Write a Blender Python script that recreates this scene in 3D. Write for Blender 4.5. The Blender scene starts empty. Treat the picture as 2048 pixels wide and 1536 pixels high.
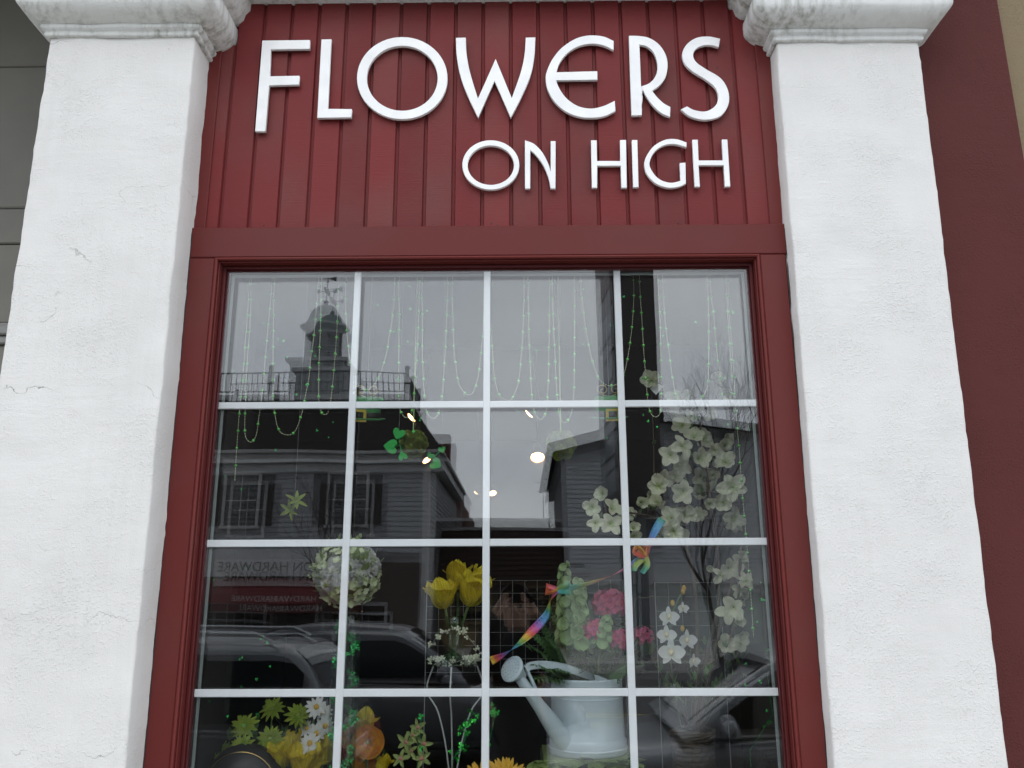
import bpy, bmesh, math, random
from mathutils import Vector, Matrix, noise
random.seed(7)
rad = math.radians
C = bpy.context.scene.collection
SC = bpy.context.scene

# ------------------------------------------------------------------ camera
FPX = 1665.98; PITCH = 0.2454536; YAW = -0.008703; ROLL = -0.003336
CAM = Vector((0.10126, -2.52891, 1.72))
fwd = Vector((math.sin(YAW)*math.cos(PITCH), math.cos(YAW)*math.cos(PITCH), math.sin(PITCH)))
r0 = Vector((math.cos(YAW), -math.sin(YAW), 0)); u0 = r0.cross(fwd)
ri = math.cos(ROLL)*r0 + math.sin(ROLL)*u0; up = ri.cross(fwd)
cd = bpy.data.cameras.new('camera'); cam = bpy.data.objects.new('camera', cd); C.objects.link(cam)
cd.sensor_width = 36; cd.lens = FPX*36/2048; cd.clip_start = 0.01; cd.clip_end = 2000
cam.matrix_world = Matrix(((ri.x, up.x, -fwd.x, CAM.x), (ri.y, up.y, -fwd.y, CAM.y), (ri.z, up.z, -fwd.z, CAM.z), (0, 0, 0, 1)))
SC.camera = cam

def ray(x, y): return fwd + ri*((x-1024)/FPX) + up*((768-y)/FPX)
def P(x, y, Y=0.0):                      # photo pixel -> point on the vertical plane y = Y
    d = ray(x, y); t = (Y-CAM.y)/d.y; return CAM + d*t
def RF(x, y, L):                         # pixel of a reflection -> point on the plane L metres beyond the mirrored viewpoint
    d = ray(x, y); t = L/d.y; return Vector((CAM.x+d.x*t, -CAM.y-L, CAM.z+d.z*t))

# ------------------------------------------------------------------ sky, sun, exposure
w = bpy.data.worlds.new('World'); SC.world = w; w.use_nodes = True
nt = w.node_tree; nt.nodes.clear()
def N(t, typ, **kw):
    n = t.nodes.new(typ)
    for k, v in kw.items(): setattr(n, k, v)
    return n
SUN_EL, SUN_AZ = 46, 186
out = N(nt, 'ShaderNodeOutputWorld'); bg = N(nt, 'ShaderNodeBackground'); bg.inputs['Strength'].default_value = 0.1
sky = N(nt, 'ShaderNodeTexSky', sky_type='NISHITA', sun_disc=False)
sky.sun_elevation = rad(SUN_EL); sky.sun_rotation = rad(SUN_AZ)
tc = N(nt, 'ShaderNodeTexCoord'); mp = N(nt, 'ShaderNodeMapping'); mp.inputs['Scale'].default_value = (1.3, 1.3, 3.2)
nz = N(nt, 'ShaderNodeTexNoise'); nz.inputs['Scale'].default_value = 2.7; nz.inputs['Detail'].default_value = 5; nz.inputs['Roughness'].default_value = .45
cr = N(nt, 'ShaderNodeValToRGB'); cr.color_ramp.elements[0].position = .3; cr.color_ramp.elements[1].position = .72
cr.color_ramp.elements[0].color = (.70, .76, .85, 1); cr.color_ramp.elements[1].color = (1.0, 1.045, 1.10, 1)
ml = N(nt, 'ShaderNodeVectorMath', operation='SCALE'); ml.inputs['Scale'].default_value = 27.0
mx = N(nt, 'ShaderNodeMixRGB'); mx.inputs['Fac'].default_value = .9
nt.links.new(tc.outputs['Generated'], mp.inputs['Vector']); nt.links.new(mp.outputs['Vector'], nz.inputs['Vector'])
nt.links.new(nz.outputs['Fac'], cr.inputs['Fac']); nt.links.new(cr.outputs['Color'], ml.inputs[0])
nt.links.new(sky.outputs['Color'], mx.inputs['Color1']); nt.links.new(ml.outputs['Vector'], mx.inputs['Color2'])
nt.links.new(mx.outputs['Color'], bg.inputs['Color']); nt.links.new(bg.outputs['Background'], out.inputs['Surface'])
sd = bpy.data.lights.new('sun', 'SUN'); sd.energy = 0.5; sd.angle = rad(24); sd.color = (1, .97, .93)
sun = bpy.data.objects.new('sun', sd); C.objects.link(sun)
az = rad(SUN_AZ)
sun.rotation_euler = Vector((-math.sin(az)*math.cos(rad(SUN_EL)), -math.cos(az)*math.cos(rad(SUN_EL)), -math.sin(rad(SUN_EL)))).to_track_quat('-Z', 'Y').to_euler()
sun.location = (-4, -8, 14)
vs = SC.view_settings; vs.view_transform = 'Standard'; vs.look = 'None'; vs.exposure = -0.2; vs.gamma = 1
SC.render.engine = 'CYCLES'
cy = SC.cycles; cy.use_denoising = True; cy.max_bounces = 12; cy.transparent_max_bounces = 40; cy.glossy_bounces = 6
cy.transmission_bounces = 10; cy.diffuse_bounces = 4; cy.caustics_reflective = False; cy.caustics_refractive = False
cy.sample_clamp_indirect = 4

# ------------------------------------------------------------------ materials
MATS = {}
def mat(name, col, rough=.6, metal=0, spec=.5, var=.12, vscale=6, bump=0, bscale=60, bdet=4, trans=0, emit=None, coat=0, stretch=(1, 1, 1), hue=0, bdist=.002):
    if name in MATS: return MATS[name]
    m = bpy.data.materials.new(name); m.use_nodes = True; t = m.node_tree; t.nodes.clear()
    o = N(t, 'ShaderNodeOutputMaterial'); b = N(t, 'ShaderNodeBsdfPrincipled')
    b.inputs['Roughness'].default_value = rough; b.inputs['Metallic'].default_value = metal
    b.inputs['Specular IOR Level'].default_value = spec; b.inputs['Coat Weight'].default_value = coat
    c = N(t, 'ShaderNodeTexCoord'); mpn = N(t, 'ShaderNodeMapping'); mpn.inputs['Scale'].default_value = stretch
    t.links.new(c.outputs['Object'], mpn.inputs['Vector'])
    n1 = N(t, 'ShaderNodeTexNoise'); n1.inputs['Scale'].default_value = vscale; n1.inputs['Detail'].default_value = 5
    t.links.new(mpn.outputs['Vector'], n1.inputs['Vector'])
    r = N(t, 'ShaderNodeMapRange'); r.inputs['From Min'].default_value = .3; r.inputs['From Max'].default_value = .7
    r.inputs['To Min'].default_value = 1-var; r.inputs['To Max'].default_value = 1+var
    t.links.new(n1.outputs['Fac'], r.inputs['Value'])
    hs = N(t, 'ShaderNodeHueSaturation'); hs.inputs['Color'].default_value = (*col, 1)
    t.links.new(r.outputs['Result'], hs.inputs['Value'])
    if hue:
        oi = N(t, 'ShaderNodeObjectInfo'); rr = N(t, 'ShaderNodeMapRange')
        rr.inputs['To Min'].default_value = .5-hue; rr.inputs['To Max'].default_value = .5+hue
        t.links.new(oi.outputs['Random'], rr.inputs['Value']); t.links.new(rr.outputs['Result'], hs.inputs['Hue'])
    t.links.new(hs.outputs['Color'], b.inputs['Base Color'])
    if bump:
        n2 = N(t, 'ShaderNodeTexNoise'); n2.inputs['Scale'].default_value = bscale; n2.inputs['Detail'].default_value = bdet
        t.links.new(mpn.outputs['Vector'], n2.inputs['Vector'])
        bp = N(t, 'ShaderNodeBump'); bp.inputs['Strength'].default_value = bump; bp.inputs['Distance'].default_value = bdist
        t.links.new(n2.outputs['Fac'], bp.inputs['Height']); t.links.new(bp.outputs['Normal'], b.inputs['Normal'])
    if emit:
        b.inputs['Emission Color'].default_value = (*emit[0], 1); b.inputs['Emission Strength'].default_value = emit[1]
    sh = b.outputs['BSDF']
    if trans:
        tr = N(t, 'ShaderNodeBsdfTranslucent'); ms = N(t, 'ShaderNodeMixShader'); ms.inputs['Fac'].default_value = trans
        t.links.new(hs.outputs['Color'], tr.inputs['Color']); t.links.new(sh, ms.inputs[1]); t.links.new(tr.outputs['BSDF'], ms.inputs[2]); sh = ms.outputs['Shader']
    t.links.new(sh, o.inputs['Surface']); MATS[name] = m; return m

def glass_mat(name, tint=(.97, .985, .975), f0=.042, wob=0.0, rough=0.0):
    if name in MATS: return MATS[name]
    m = bpy.data.materials.new(name); m.use_nodes = True; t = m.node_tree; t.nodes.clear()
    o = N(t, 'ShaderNodeOutputMaterial'); g = N(t, 'ShaderNodeBsdfGlossy'); g.inputs['Roughness'].default_value = rough
    tr = N(t, 'ShaderNodeBsdfTransparent'); tr.inputs['Color'].default_value = (*tint, 1)
    ge = N(t, 'ShaderNodeNewGeometry'); dt = N(t, 'ShaderNodeVectorMath', operation='DOT_PRODUCT')
    t.links.new(ge.outputs['Incoming'], dt.inputs[0]); t.links.new(ge.outputs['Normal'], dt.inputs[1])
    ab = N(t, 'ShaderNodeMath', operation='ABSOLUTE'); t.links.new(dt.outputs['Value'], ab.inputs[0])
    om = N(t, 'ShaderNodeMath', operation='SUBTRACT', use_clamp=True); om.inputs[0].default_value = 1; t.links.new(ab.outputs[0], om.inputs[1])
    pw = N(t, 'ShaderNodeMath', operation='POWER'); pw.inputs[1].default_value = 5; t.links.new(om.outputs[0], pw.inputs[0])
    mr = N(t, 'ShaderNodeMapRange'); mr.inputs['To Min'].default_value = f0; t.links.new(pw.outputs[0], mr.inputs['Value'])
    if wob:
        tcn = N(t, 'ShaderNodeTexCoord'); n2 = N(t, 'ShaderNodeTexNoise'); n2.inputs['Scale'].default_value = 2.2; n2.inputs['Detail'].default_value = 1
        bp = N(t, 'ShaderNodeBump'); bp.inputs['Strength'].default_value = 1; bp.inputs['Distance'].default_value = wob
        t.links.new(tcn.outputs['Object'], n2.inputs['Vector']); t.links.new(n2.outputs['Fac'], bp.inputs['Height']); t.links.new(bp.outputs['Normal'], g.inputs['Normal'])
    ms = N(t, 'ShaderNodeMixShader'); t.links.new(mr.outputs['Result'], ms.inputs['Fac'])
    t.links.new(tr.outputs['BSDF'], ms.inputs[1]); t.links.new(g.outputs['BSDF'], ms.inputs[2]); t.links.new(ms.outputs['Shader'], o.inputs['Surface'])
    MATS[name] = m; return m

def stucco_mat(name, col, rough_amt, stain=0, cracks=0, seed=0):
    m = bpy.data.materials.new(name); m.use_nodes = True; t = m.node_tree; t.nodes.clear()
    o = N(t, 'ShaderNodeOutputMaterial'); b = N(t, 'ShaderNodeBsdfPrincipled'); b.inputs['Roughness'].default_value = .85; b.inputs['Specular IOR Level'].default_value = .25
    c = N(t, 'ShaderNodeTexCoord'); mpn = N(t, 'ShaderNodeMapping'); mpn.inputs['Location'].default_value = (seed*3.1, seed, 0)
    t.links.new(c.outputs['Object'], mpn.inputs['Vector']); V = mpn.outputs['Vector']
    def noise_(s, d, r=.5, vec=V):
        n = N(t, 'ShaderNodeTexNoise'); n.inputs['Scale'].default_value = s; n.inputs['Detail'].default_value = d; n.inputs['Roughness'].default_value = r
        t.links.new(vec, n.inputs['Vector']); return n.outputs['Fac']
    def rng(x, a, bb, c0, d0):
        r = N(t, 'ShaderNodeMapRange'); t.links.new(x, r.inputs['Value'])
        for k, v in zip(('From Min', 'From Max', 'To Min', 'To Max'), (a, bb, c0, d0)): r.inputs[k].default_value = v
        return r.outputs['Result']
    def mth(op, a, bb):
        n = N(t, 'ShaderNodeMath', operation=op)
        for i, v in enumerate((a, bb)):
            if isinstance(v, (int, float)): n.inputs[i].default_value = v
            else: t.links.new(v, n.inputs[i])
        return n.outputs[0]
    def mixc(f, a, bb):
        n = N(t, 'ShaderNodeMixRGB'); t.links.new(f, n.inputs['Fac'])
        for i, v in (('Color1', a), ('Color2', bb)):
            if isinstance(v, tuple): n.inputs[i].default_value = (*v, 1)
            else: t.links.new(v, n.inputs[i])
        return n.outputs['Color']
    colr = mixc(rng(noise_(3.5, 6), .35, .75, 0, 1), col, tuple(x*.93 for x in col))
    # speckled little pits of grime
    pits = rng(noise_(95, 3, .6), .66, .78, 0, .35)
    colr = mixc(mth('MULTIPLY', pits, rng(noise_(5, 3), .45, .65, 0, 1)), colr, tuple(x*.55 for x in col))
    if cracks:
        wv = N(t, 'ShaderNodeVectorMath', operation='ADD'); nn = N(t, 'ShaderNodeTexNoise'); nn.inputs['Scale'].default_value = 7; nn.inputs['Detail'].default_value = 6
        t.links.new(V, nn.inputs['Vector']); sc_ = N(t, 'ShaderNodeVectorMath', operation='SCALE'); sc_.inputs['Scale'].default_value = .22
        t.links.new(nn.outputs['Color'], sc_.inputs[0]); t.links.new(V, wv.inputs[0]); t.links.new(sc_.outputs[0], wv.inputs[1])
        m2 = N(t, 'ShaderNodeMapping'); m2.inputs['Scale'].default_value = (.45, 1, 2.1); t.links.new(wv.outputs[0], m2.inputs['Vector'])
        vo = N(t, 'ShaderNodeTexVoronoi', feature='DISTANCE_TO_EDGE'); vo.inputs['Scale'].default_value = 1.35; t.links.new(m2.outputs['Vector'], vo.inputs['Vector'])
        cmask = mth('MULTIPLY', rng(vo.outputs['Distance'], .0006, .0032, 1, 0), rng(noise_(5.3, 4), .52, .68, 0, cracks))
        colr = mixc(cmask, colr, (.24, .23, .22))
    if stain:
        m3 = N(t, 'ShaderNodeMapping'); m3.inputs['Scale'].default_value = (26, 26, 1.6); t.links.new(V, m3.inputs['Vector'])
        st = mth('MULTIPLY', rng(noise_(1.6, 5, .6, m3.outputs['Vector']), .44, .72, 0, 1), rng(noise_(2.6, 2), .38, .6, 0, stain))
        colr = mixc(st, colr, (.17, .175, .12))
        blot = mth('MULTIPLY', rng(noise_(13, 6, .7), .6, .72, 0, 1), stain*.4)
        colr = mixc(blot, colr, (.15, .15, .12))
    t.links.new(colr, b.inputs['Base Color'])
    lumps = mth('MULTIPLY', rng(noise_(150, 3, .55), .5, .78, 0, 1), rng(noise_(5, 4), .38, .66, .1, 1))
    h = mth('ADD', mth('MULTIPLY', noise_(300, 3, .6), .30), mth('MULTIPLY', lumps, .9))
    h = mth('ADD', h, mth('MULTIPLY', noise_(14, 5, .6), 1.1))
    m5 = N(t, 'ShaderNodeMapping'); m5.inputs['Scale'].default_value = (5, 5, 34); t.links.new(V, m5.inputs['Vector'])
    h = mth('ADD', h, mth('MULTIPLY', mth('MULTIPLY', noise_(1, 5, .6, m5.outputs['Vector']), rng(noise_(3, 2), .4, .6, .2, 1)), .9))
    if cracks: h = mth('SUBTRACT', h, mth('MULTIPLY', cmask, .8))
    bp = N(t, 'ShaderNodeBump'); bp.inputs['Strength'].default_value = rough_amt; bp.inputs['Distance'].default_value = .004
    t.links.new(h, bp.inputs['Height']); t.links.new(bp.outputs['Normal'], b.inputs['Normal'])
    t.links.new(b.outputs['BSDF'], o.inputs['Surface']); MATS[name] = m; return m

def petal_mat(name, col, basecol, rough=.55, trans=.28, vein=.16, split=.38, hue=.012):
    m = bpy.data.materials.new(name); m.use_nodes = True; t = m.node_tree; t.nodes.clear()
    o = N(t, 'ShaderNodeOutputMaterial'); b = N(t, 'ShaderNodeBsdfPrincipled'); b.inputs['Roughness'].default_value = rough; b.inputs['Specular IOR Level'].default_value = .3
    c = N(t, 'ShaderNodeTexCoord'); oi = N(t, 'ShaderNodeObjectInfo'); s = N(t, 'ShaderNodeSeparateXYZ'); t.links.new(c.outputs['Object'], s.inputs[0])
    r = N(t, 'ShaderNodeValToRGB'); e = r.color_ramp.elements; e[0].color = (*basecol, 1); e[1].color = (*col, 1); e[1].position = split
    x = e.new(.93); x.color = (*col, 1); x = e.new(1.0); x.color = (*[v*.8+.03 for v in col], 1); t.links.new(s.outputs['Y'], r.inputs['Fac'])
    mpn = N(t, 'ShaderNodeMapping'); mpn.inputs['Scale'].default_value = (15, 1.2, 1); t.links.new(c.outputs['Object'], mpn.inputs['Vector'])
    n = N(t, 'ShaderNodeTexNoise'); n.inputs['Scale'].default_value = 1.6; n.inputs['Detail'].default_value = 3; t.links.new(mpn.outputs['Vector'], n.inputs['Vector'])
    mr = N(t, 'ShaderNodeMapRange'); mr.inputs['From Min'].default_value = .3; mr.inputs['From Max'].default_value = .7; mr.inputs['To Min'].default_value = 1-vein; mr.inputs['To Max'].default_value = 1+vein*.6; t.links.new(n.outputs['Fac'], mr.inputs['Value'])
    hs = N(t, 'ShaderNodeHueSaturation'); rr = N(t, 'ShaderNodeMapRange'); rr.inputs['To Min'].default_value = .5-hue; rr.inputs['To Max'].default_value = .5+hue
    t.links.new(oi.outputs['Random'], rr.inputs['Value']); t.links.new(rr.outputs['Result'], hs.inputs['Hue']); t.links.new(mr.outputs['Result'], hs.inputs['Value']); t.links.new(r.outputs['Color'], hs.inputs['Color']); t.links.new(hs.outputs['Color'], b.inputs['Base Color'])
    bp = N(t, 'ShaderNodeBump'); bp.inputs['Strength'].default_value = .5; bp.inputs['Distance'].default_value = .03; t.links.new(n.outputs['Fac'], bp.inputs['Height']); t.links.new(bp.outputs['Normal'], b.inputs['Normal'])
    tr = N(t, 'ShaderNodeBsdfTranslucent'); ms = N(t, 'ShaderNodeMixShader'); ms.inputs['Fac'].default_value = trans; t.links.new(hs.outputs['Color'], tr.inputs['Color'])
    t.links.new(b.outputs['BSDF'], ms.inputs[1]); t.links.new(tr.outputs['BSDF'], ms.inputs[2]); t.links.new(ms.outputs['Shader'], o.inputs['Surface']); MATS[name] = m; return m

def board_mat(name, col, grain=(1, 1, 1), strength=.5, rough=.55, worn=.3):
    m = bpy.data.materials.new(name); m.use_nodes = True; t = m.node_tree; t.nodes.clear()
    o = N(t, 'ShaderNodeOutputMaterial'); b = N(t, 'ShaderNodeBsdfPrincipled'); b.inputs['Roughness'].default_value = rough; b.inputs['Specular IOR Level'].default_value = .16
    c = N(t, 'ShaderNodeTexCoord'); oi = N(t, 'ShaderNodeObjectInfo')
    mpn = N(t, 'ShaderNodeMapping'); mpn.inputs['Scale'].default_value = grain
    ad = N(t, 'ShaderNodeVectorMath', operation='ADD'); cx = N(t, 'ShaderNodeCombineXYZ'); mm = N(t, 'ShaderNodeMath', operation='MULTIPLY'); mm.inputs[1].default_value = 37
    t.links.new(oi.outputs['Random'], mm.inputs[0]); t.links.new(mm.outputs[0], cx.inputs[1]); t.links.new(c.outputs['Object'], ad.inputs[0]); t.links.new(cx.outputs[0], ad.inputs[1])
    t.links.new(ad.outputs[0], mpn.inputs['Vector'])
    n1 = N(t, 'ShaderNodeTexNoise'); n1.inputs['Scale'].default_value = 3; n1.inputs['Detail'].default_value = 7; n1.inputs['Roughness'].default_value = .6
    t.links.new(mpn.outputs['Vector'], n1.inputs['Vector'])
    n3 = N(t, 'ShaderNodeTexNoise'); n3.inputs['Scale'].default_value = 2.2; n3.inputs['Detail'].default_value = 4; t.links.new(ad.outputs[0], n3.inputs['Vector'])
    r = N(t, 'ShaderNodeMapRange'); r.inputs['From Min'].default_value = .46; r.inputs['From Max'].default_value = .72; r.inputs['To Max'].default_value = worn
    t.links.new(n3.outputs['Fac'], r.inputs['Value'])
    mx1 = N(t, 'ShaderNodeMixRGB'); mx1.inputs['Color1'].default_value = (*col, 1); mx1.inputs['Color2'].default_value = (col[0]*.74+.030, col[1]*1.1+.016, col[2]*1.1+.012, 1)
    t.links.new(r.outputs['Result'], mx1.inputs['Fac'])
    hs = N(t, 'ShaderNodeHueSaturation'); rv = N(t, 'ShaderNodeMapRange'); rv.inputs['To Min'].default_value = .84; rv.inputs['To Max'].default_value = 1.10
    t.links.new(oi.outputs['Random'], rv.inputs['Value']); t.links.new(rv.outputs['Result'], hs.inputs['Value']); t.links.new(mx1.outputs['Color'], hs.inputs['Color'])
    t.links.new(hs.outputs['Color'], b.inputs['Base Color'])
    bp = N(t, 'ShaderNodeBump'); bp.inputs['Strength'].default_value = strength; bp.inputs['Distance'].default_value = .0012
    t.links.new(n1.outputs['Fac'], bp.inputs['Height']); t.links.new(bp.outputs['Normal'], b.inputs['Normal'])
    t.links.new(b.outputs['BSDF'], o.inputs['Surface']); MATS[name] = m; return m

# ------------------------------------------------------------------ building helpers
WM = {}
def node(name, parent=None, M=None, data=None):
    M = M if M is not None else Matrix.Identity(4)
    o = bpy.data.objects.new(name, data); C.objects.link(o)
    if parent is not None:
        o.parent = parent; o.matrix_basis = WM[parent.name].inverted() @ M
    else: o.matrix_basis = M
    WM[o.name] = M; return o
def tag(o, label=None, cat=None, group=None, kind=None):
    if label: o['label'] = label
    if cat: o['category'] = cat
    if group: o['group'] = group
    if kind: o['kind'] = kind
    return o
def thing(name, label, cat, loc=(0, 0, 0), group=None, M=None):
    M = M if M is not None else Matrix.Translation(Vector(loc))
    return tag(node(name, None, M), label, cat, group)
def copy_tree(o, M, label=None, group=None):
    def rec(s, par):
        c = s.copy(); C.objects.link(c); c.parent = par; c.matrix_basis = s.matrix_basis.copy()
        for ch in list(s.children): rec(ch, c)
        return c
    c = rec(o, None); c.matrix_basis = M; WM[c.name] = M
    if label: c['label'] = label
    if group: c['group'] = group
    return c

class MB:
    def __init__(s): s.v = []; s.f = []; s.uv = None
    def add(s, vs_, fs): 
        n = len(s.v); s.v += [Vector(p) for p in vs_]; s.f += [tuple(i+n for i in f) for f in fs]; return s
    def box(s, x0, x1, y0, y1, z0, z1):
        return s.add([(x0, y0, z0), (x1, y0, z0), (x1, y1, z0), (x0, y1, z0), (x0, y0, z1), (x1, y0, z1), (x1, y1, z1), (x0, y1, z1)],
                     [(0, 3, 2, 1), (4, 5, 6, 7), (0, 1, 5, 4), (1, 2, 6, 5), (2, 3, 7, 6), (3, 0, 4, 7)])
    def bbox(s, x0, x1, y0, y1, z0, z1, c=.003):      # box with chamfered edges seen from -y: inset front face
        v = [(x0, y1, z0), (x1, y1, z0), (x1, y1, z1), (x0, y1, z1), (x0, y0+c, z0), (x1, y0+c, z0), (x1, y0+c, z1), (x0, y0+c, z1),
             (x0+c, y0, z0+c), (x1-c, y0, z0+c), (x1-c, y0, z1-c), (x0+c, y0, z1-c)]
        return s.add(v, [(0, 3, 2, 1), (0, 1, 5, 4), (1, 2, 6, 5), (2, 3, 7, 6), (3, 0, 4, 7), (4, 5, 9, 8), (5, 6, 10, 9), (6, 7, 11, 10), (7, 4, 8, 11), (8, 9, 10, 11)])
    def tube(s, pts, r, n=6, cap=True):
        pts = [Vector(p) for p in pts]; m = len(pts); rs = r if isinstance(r, (list, tuple)) else [r]*m
        base = len(s.v); prev = None
        for i, p in enumerate(pts):
            d = (pts[min(i+1, m-1)]-pts[max(i-1, 0)]); d = d.normalized() if d.length > 1e-9 else Vector((0, 0, 1))
            if prev is None: a = d.orthogonal().normalized()
            else:
                a = prev-d*prev.dot(d); a = a.normalized() if a.length > 1e-6 else d.orthogonal().normalized()
            prev = a; b = d.cross(a)
            for k in range(n):
                t = 2*math.pi*k/n; s.v.append(p+(a*math.cos(t)+b*math.sin(t))*rs[i])
        for i in range(m-1):
            for k in range(n):
                s.f.append((base+i*n+k, base+i*n+(k+1) % n, base+(i+1)*n+(k+1) % n, base+(i+1)*n+k))
        if cap:
            s.f.append(tuple(base+k for k in reversed(range(n)))); s.f.append(tuple(base+(m-1)*n+k for k in range(n)))
        return s
    def lathe(s, prof, c=(0, 0, 0), n=24, M=None, closed=False):
        base = len(s.v); c = Vector(c)
        for r, z in prof:
            for k in range(n):
                t = 2*math.pi*k/n; p = Vector((r*math.cos(t), r*math.sin(t), z)); s.v.append((M @ p if M else p)+c)
        for i in range(len(prof)-1):
            for k in range(n):
                s.f.append((base+i*n+k, base+i*n+(k+1) % n, base+(i+1)*n+(k+1) % n, base+(i+1)*n+k))
        if closed:
            s.f.append(tuple(base+k for k in reversed(range(n)))); s.f.append(tuple(base+(len(prof)-1)*n+k for k in range(n)))
        return s
    def grid(s, fn, nu, nv):
        base = len(s.v)
        for i in range(nu+1):
            for j in range(nv+1): s.v.append(Vector(fn(i/nu, j/nv)))
        for i in range(nu):
            for j in range(nv):
                a = base+i*(nv+1)+j; s.f.append((a, a+nv+1, a+nv+2, a+1))
        return s
    def sphere(s, c, r, n=8, m=5, sq=(1, 1, 1)):
        c = Vector(c); return s.lathe([(max(r*math.sin(math.pi*i/m), 1e-4), -r*math.cos(math.pi*i/m)) for i in range(m+1)], c, n, Matrix.Diagonal((*sq, 1)))
    def mesh(s, name, m, smooth=False, Minv=None):
        me = bpy.data.meshes.new(name)
        me.from_pydata([tuple(Minv @ p) if Minv else tuple(p) for p in s.v], [], s.f)
        if m: me.materials.append(m)
        if smooth: me.polygons.foreach_set('use_smooth', [True]*len(me.polygons))
        me.update(); return me
    def build(s, name, m, parent=None, smooth=False):
        if parent is None: return node(name, None, None, s.mesh(name, m, smooth))
        Mp = WM[parent.name]; return node(name, parent, Mp, s.mesh(name, m, smooth, Mp.inverted()))
def structure(o): o['kind'] = 'structure'; return o

def displace(me, amt, scale, seed=0, axis=None):
    for v in me.vertices:
        p = v.co*scale+Vector((seed*7.3, 0, 0)); d = noise.noise_vector(p)*amt+noise.noise_vector(p*3.7)*amt*.35
        if axis is not None: d = Vector(d[i]*axis[i] for i in range(3))
        v.co += d
    me.update()

def curve_mesh(name, loops, depth, bevel, m):
    """closed 2-D loops (x,z) -> extruded, slightly bevelled letter standing in the XZ plane, front towards -y"""
    cu = bpy.data.curves.new(name, 'CURVE'); cu.dimensions = '2D'; cu.fill_mode = 'BOTH'; cu.extrude = depth/2-bevel; cu.bevel_depth = bevel; cu.bevel_resolution = 1; cu.offset = -bevel
    for lp in loops:
        sp = cu.splines.new('POLY'); sp.points.add(len(lp)-1); sp.use_cyclic_u = True
        for p, q in zip(sp.points, lp): p.co = (q[0], q[1], 0, 1)
    tmp = bpy.data.objects.new('tmp', cu); C.objects.link(tmp)
    dg = bpy.context.evaluated_depsgraph_get(); me = bpy.data.meshes.new_from_object(tmp.evaluated_get(dg)); me.name = name
    bpy.data.objects.remove(tmp); bpy.data.curves.remove(cu)
    me.transform(Matrix.Rotation(math.pi/2, 4, 'X')); me.materials.clear(); me.materials.append(m); return me
def text_mesh(name, s, size, depth, m, font_shear=0):
    cu = bpy.data.curves.new(name, 'FONT'); cu.body = s; cu.size = size; cu.extrude = depth/2; cu.align_x = 'CENTER'; cu.align_y = 'CENTER'; cu.shear = font_shear
    tmp = bpy.data.objects.new('tmp', cu); C.objects.link(tmp)
    dg = bpy.context.evaluated_depsgraph_get(); me = bpy.data.meshes.new_from_object(tmp.evaluated_get(dg)); me.name = name
    bpy.data.objects.remove(tmp); bpy.data.curves.remove(cu)
    me.transform(Matrix.Rotation(math.pi/2, 4, 'X')); me.materials.clear(); me.materials.append(m); return me
def smooth_loop(pts, closed=True, ang=42, sub=5):
    pts = [Vector(p) for p in pts]; n = len(pts); o = []
    def corner(i):
        if not closed and i in (0, n-1): return True
        a = pts[i]-pts[i-1]; b = pts[(i+1) % n]-pts[i]
        return a.angle(b) > rad(ang) if a.length > 1e-6 and b.length > 1e-6 else True
    cn = [corner(i) for i in range(n)]
    for i in range(n if closed else n-1):
        p1, p2 = pts[i], pts[(i+1) % n]
        if cn[i] and cn[(i+1) % n]: o.append(p1); continue
        p0 = pts[i-1] if not cn[i] else p1*2-p2
        p3 = pts[(i+2) % n] if not cn[(i+1) % n] else p2*2-p1
        for k in range(sub):
            t = k/sub; o.append(.5*((2*p1)+(p2-p0)*t+(2*p0-5*p1+4*p2-p3)*t*t+(3*p1-p0-3*p2+p3)*t**3))
    if not closed: o.append(pts[-1])
    return o
def axisM(pos, dirv, roll=0, s=1):
    q = Vector(dirv).to_track_quat('Z', 'Y'); return Matrix.Translation(Vector(pos)) @ q.to_matrix().to_4x4() @ Matrix.Rotation(roll, 4, 'Z') @ Matrix.Scale(s, 4)
# ================================================================== setting: ground, road, pavements
asphalt = mat('asphalt', (.055, .055, .057), .9, var=.25, vscale=3, bump=.6, bscale=120)
concrete = mat('pavement_concrete', (.48, .47, .44), .9, var=.12, vscale=2, bump=.4, bscale=90)
kerbm = mat('kerb_stone', (.30, .30, .29), .85, var=.15, bump=.4, bscale=40)
earth = mat('earth', (.12, .11, .09), .95, var=.2, vscale=.5)
structure(MB().box(-300, 300, -300, 300, -1.0, -.19).build('ground', earth))
structure(MB().box(-120, 120, -19.0, -3.6, -.18, -.15).build('road', asphalt))
structure(MB().box(-60, 60, -3.45, .0, -.18, .0).build('pavement_near', concrete))
structure(MB().box(-60, 60, -3.6, -3.452, -.182, .003).build('kerb_near', kerbm))
structure(MB().box(-60, 60, -25.5, -19.152, -.18, .0).build('pavement_far', concrete))
structure(MB().box(-60, 60, -19.15, -19.002, -.182, .003).build('kerb_far', kerbm))
lm = mat('road_paint', (.70, .68, .6), .8, var=.2, vscale=8)
ylw = mat('road_paint_yellow', (.65, .48, .08), .8, var=.2, vscale=8)
mk = MB()
for k in range(-4, 5): mk.box(k*6.5-.05, k*6.5+.05, -5.9, -3.7, -.149, -.146)
for yy in (-11.2, -11.45): mk.box(-100, 100, yy-.05, yy+.05, -.149, -.146)
structure(mk.build('road_markings', ylw))

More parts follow.
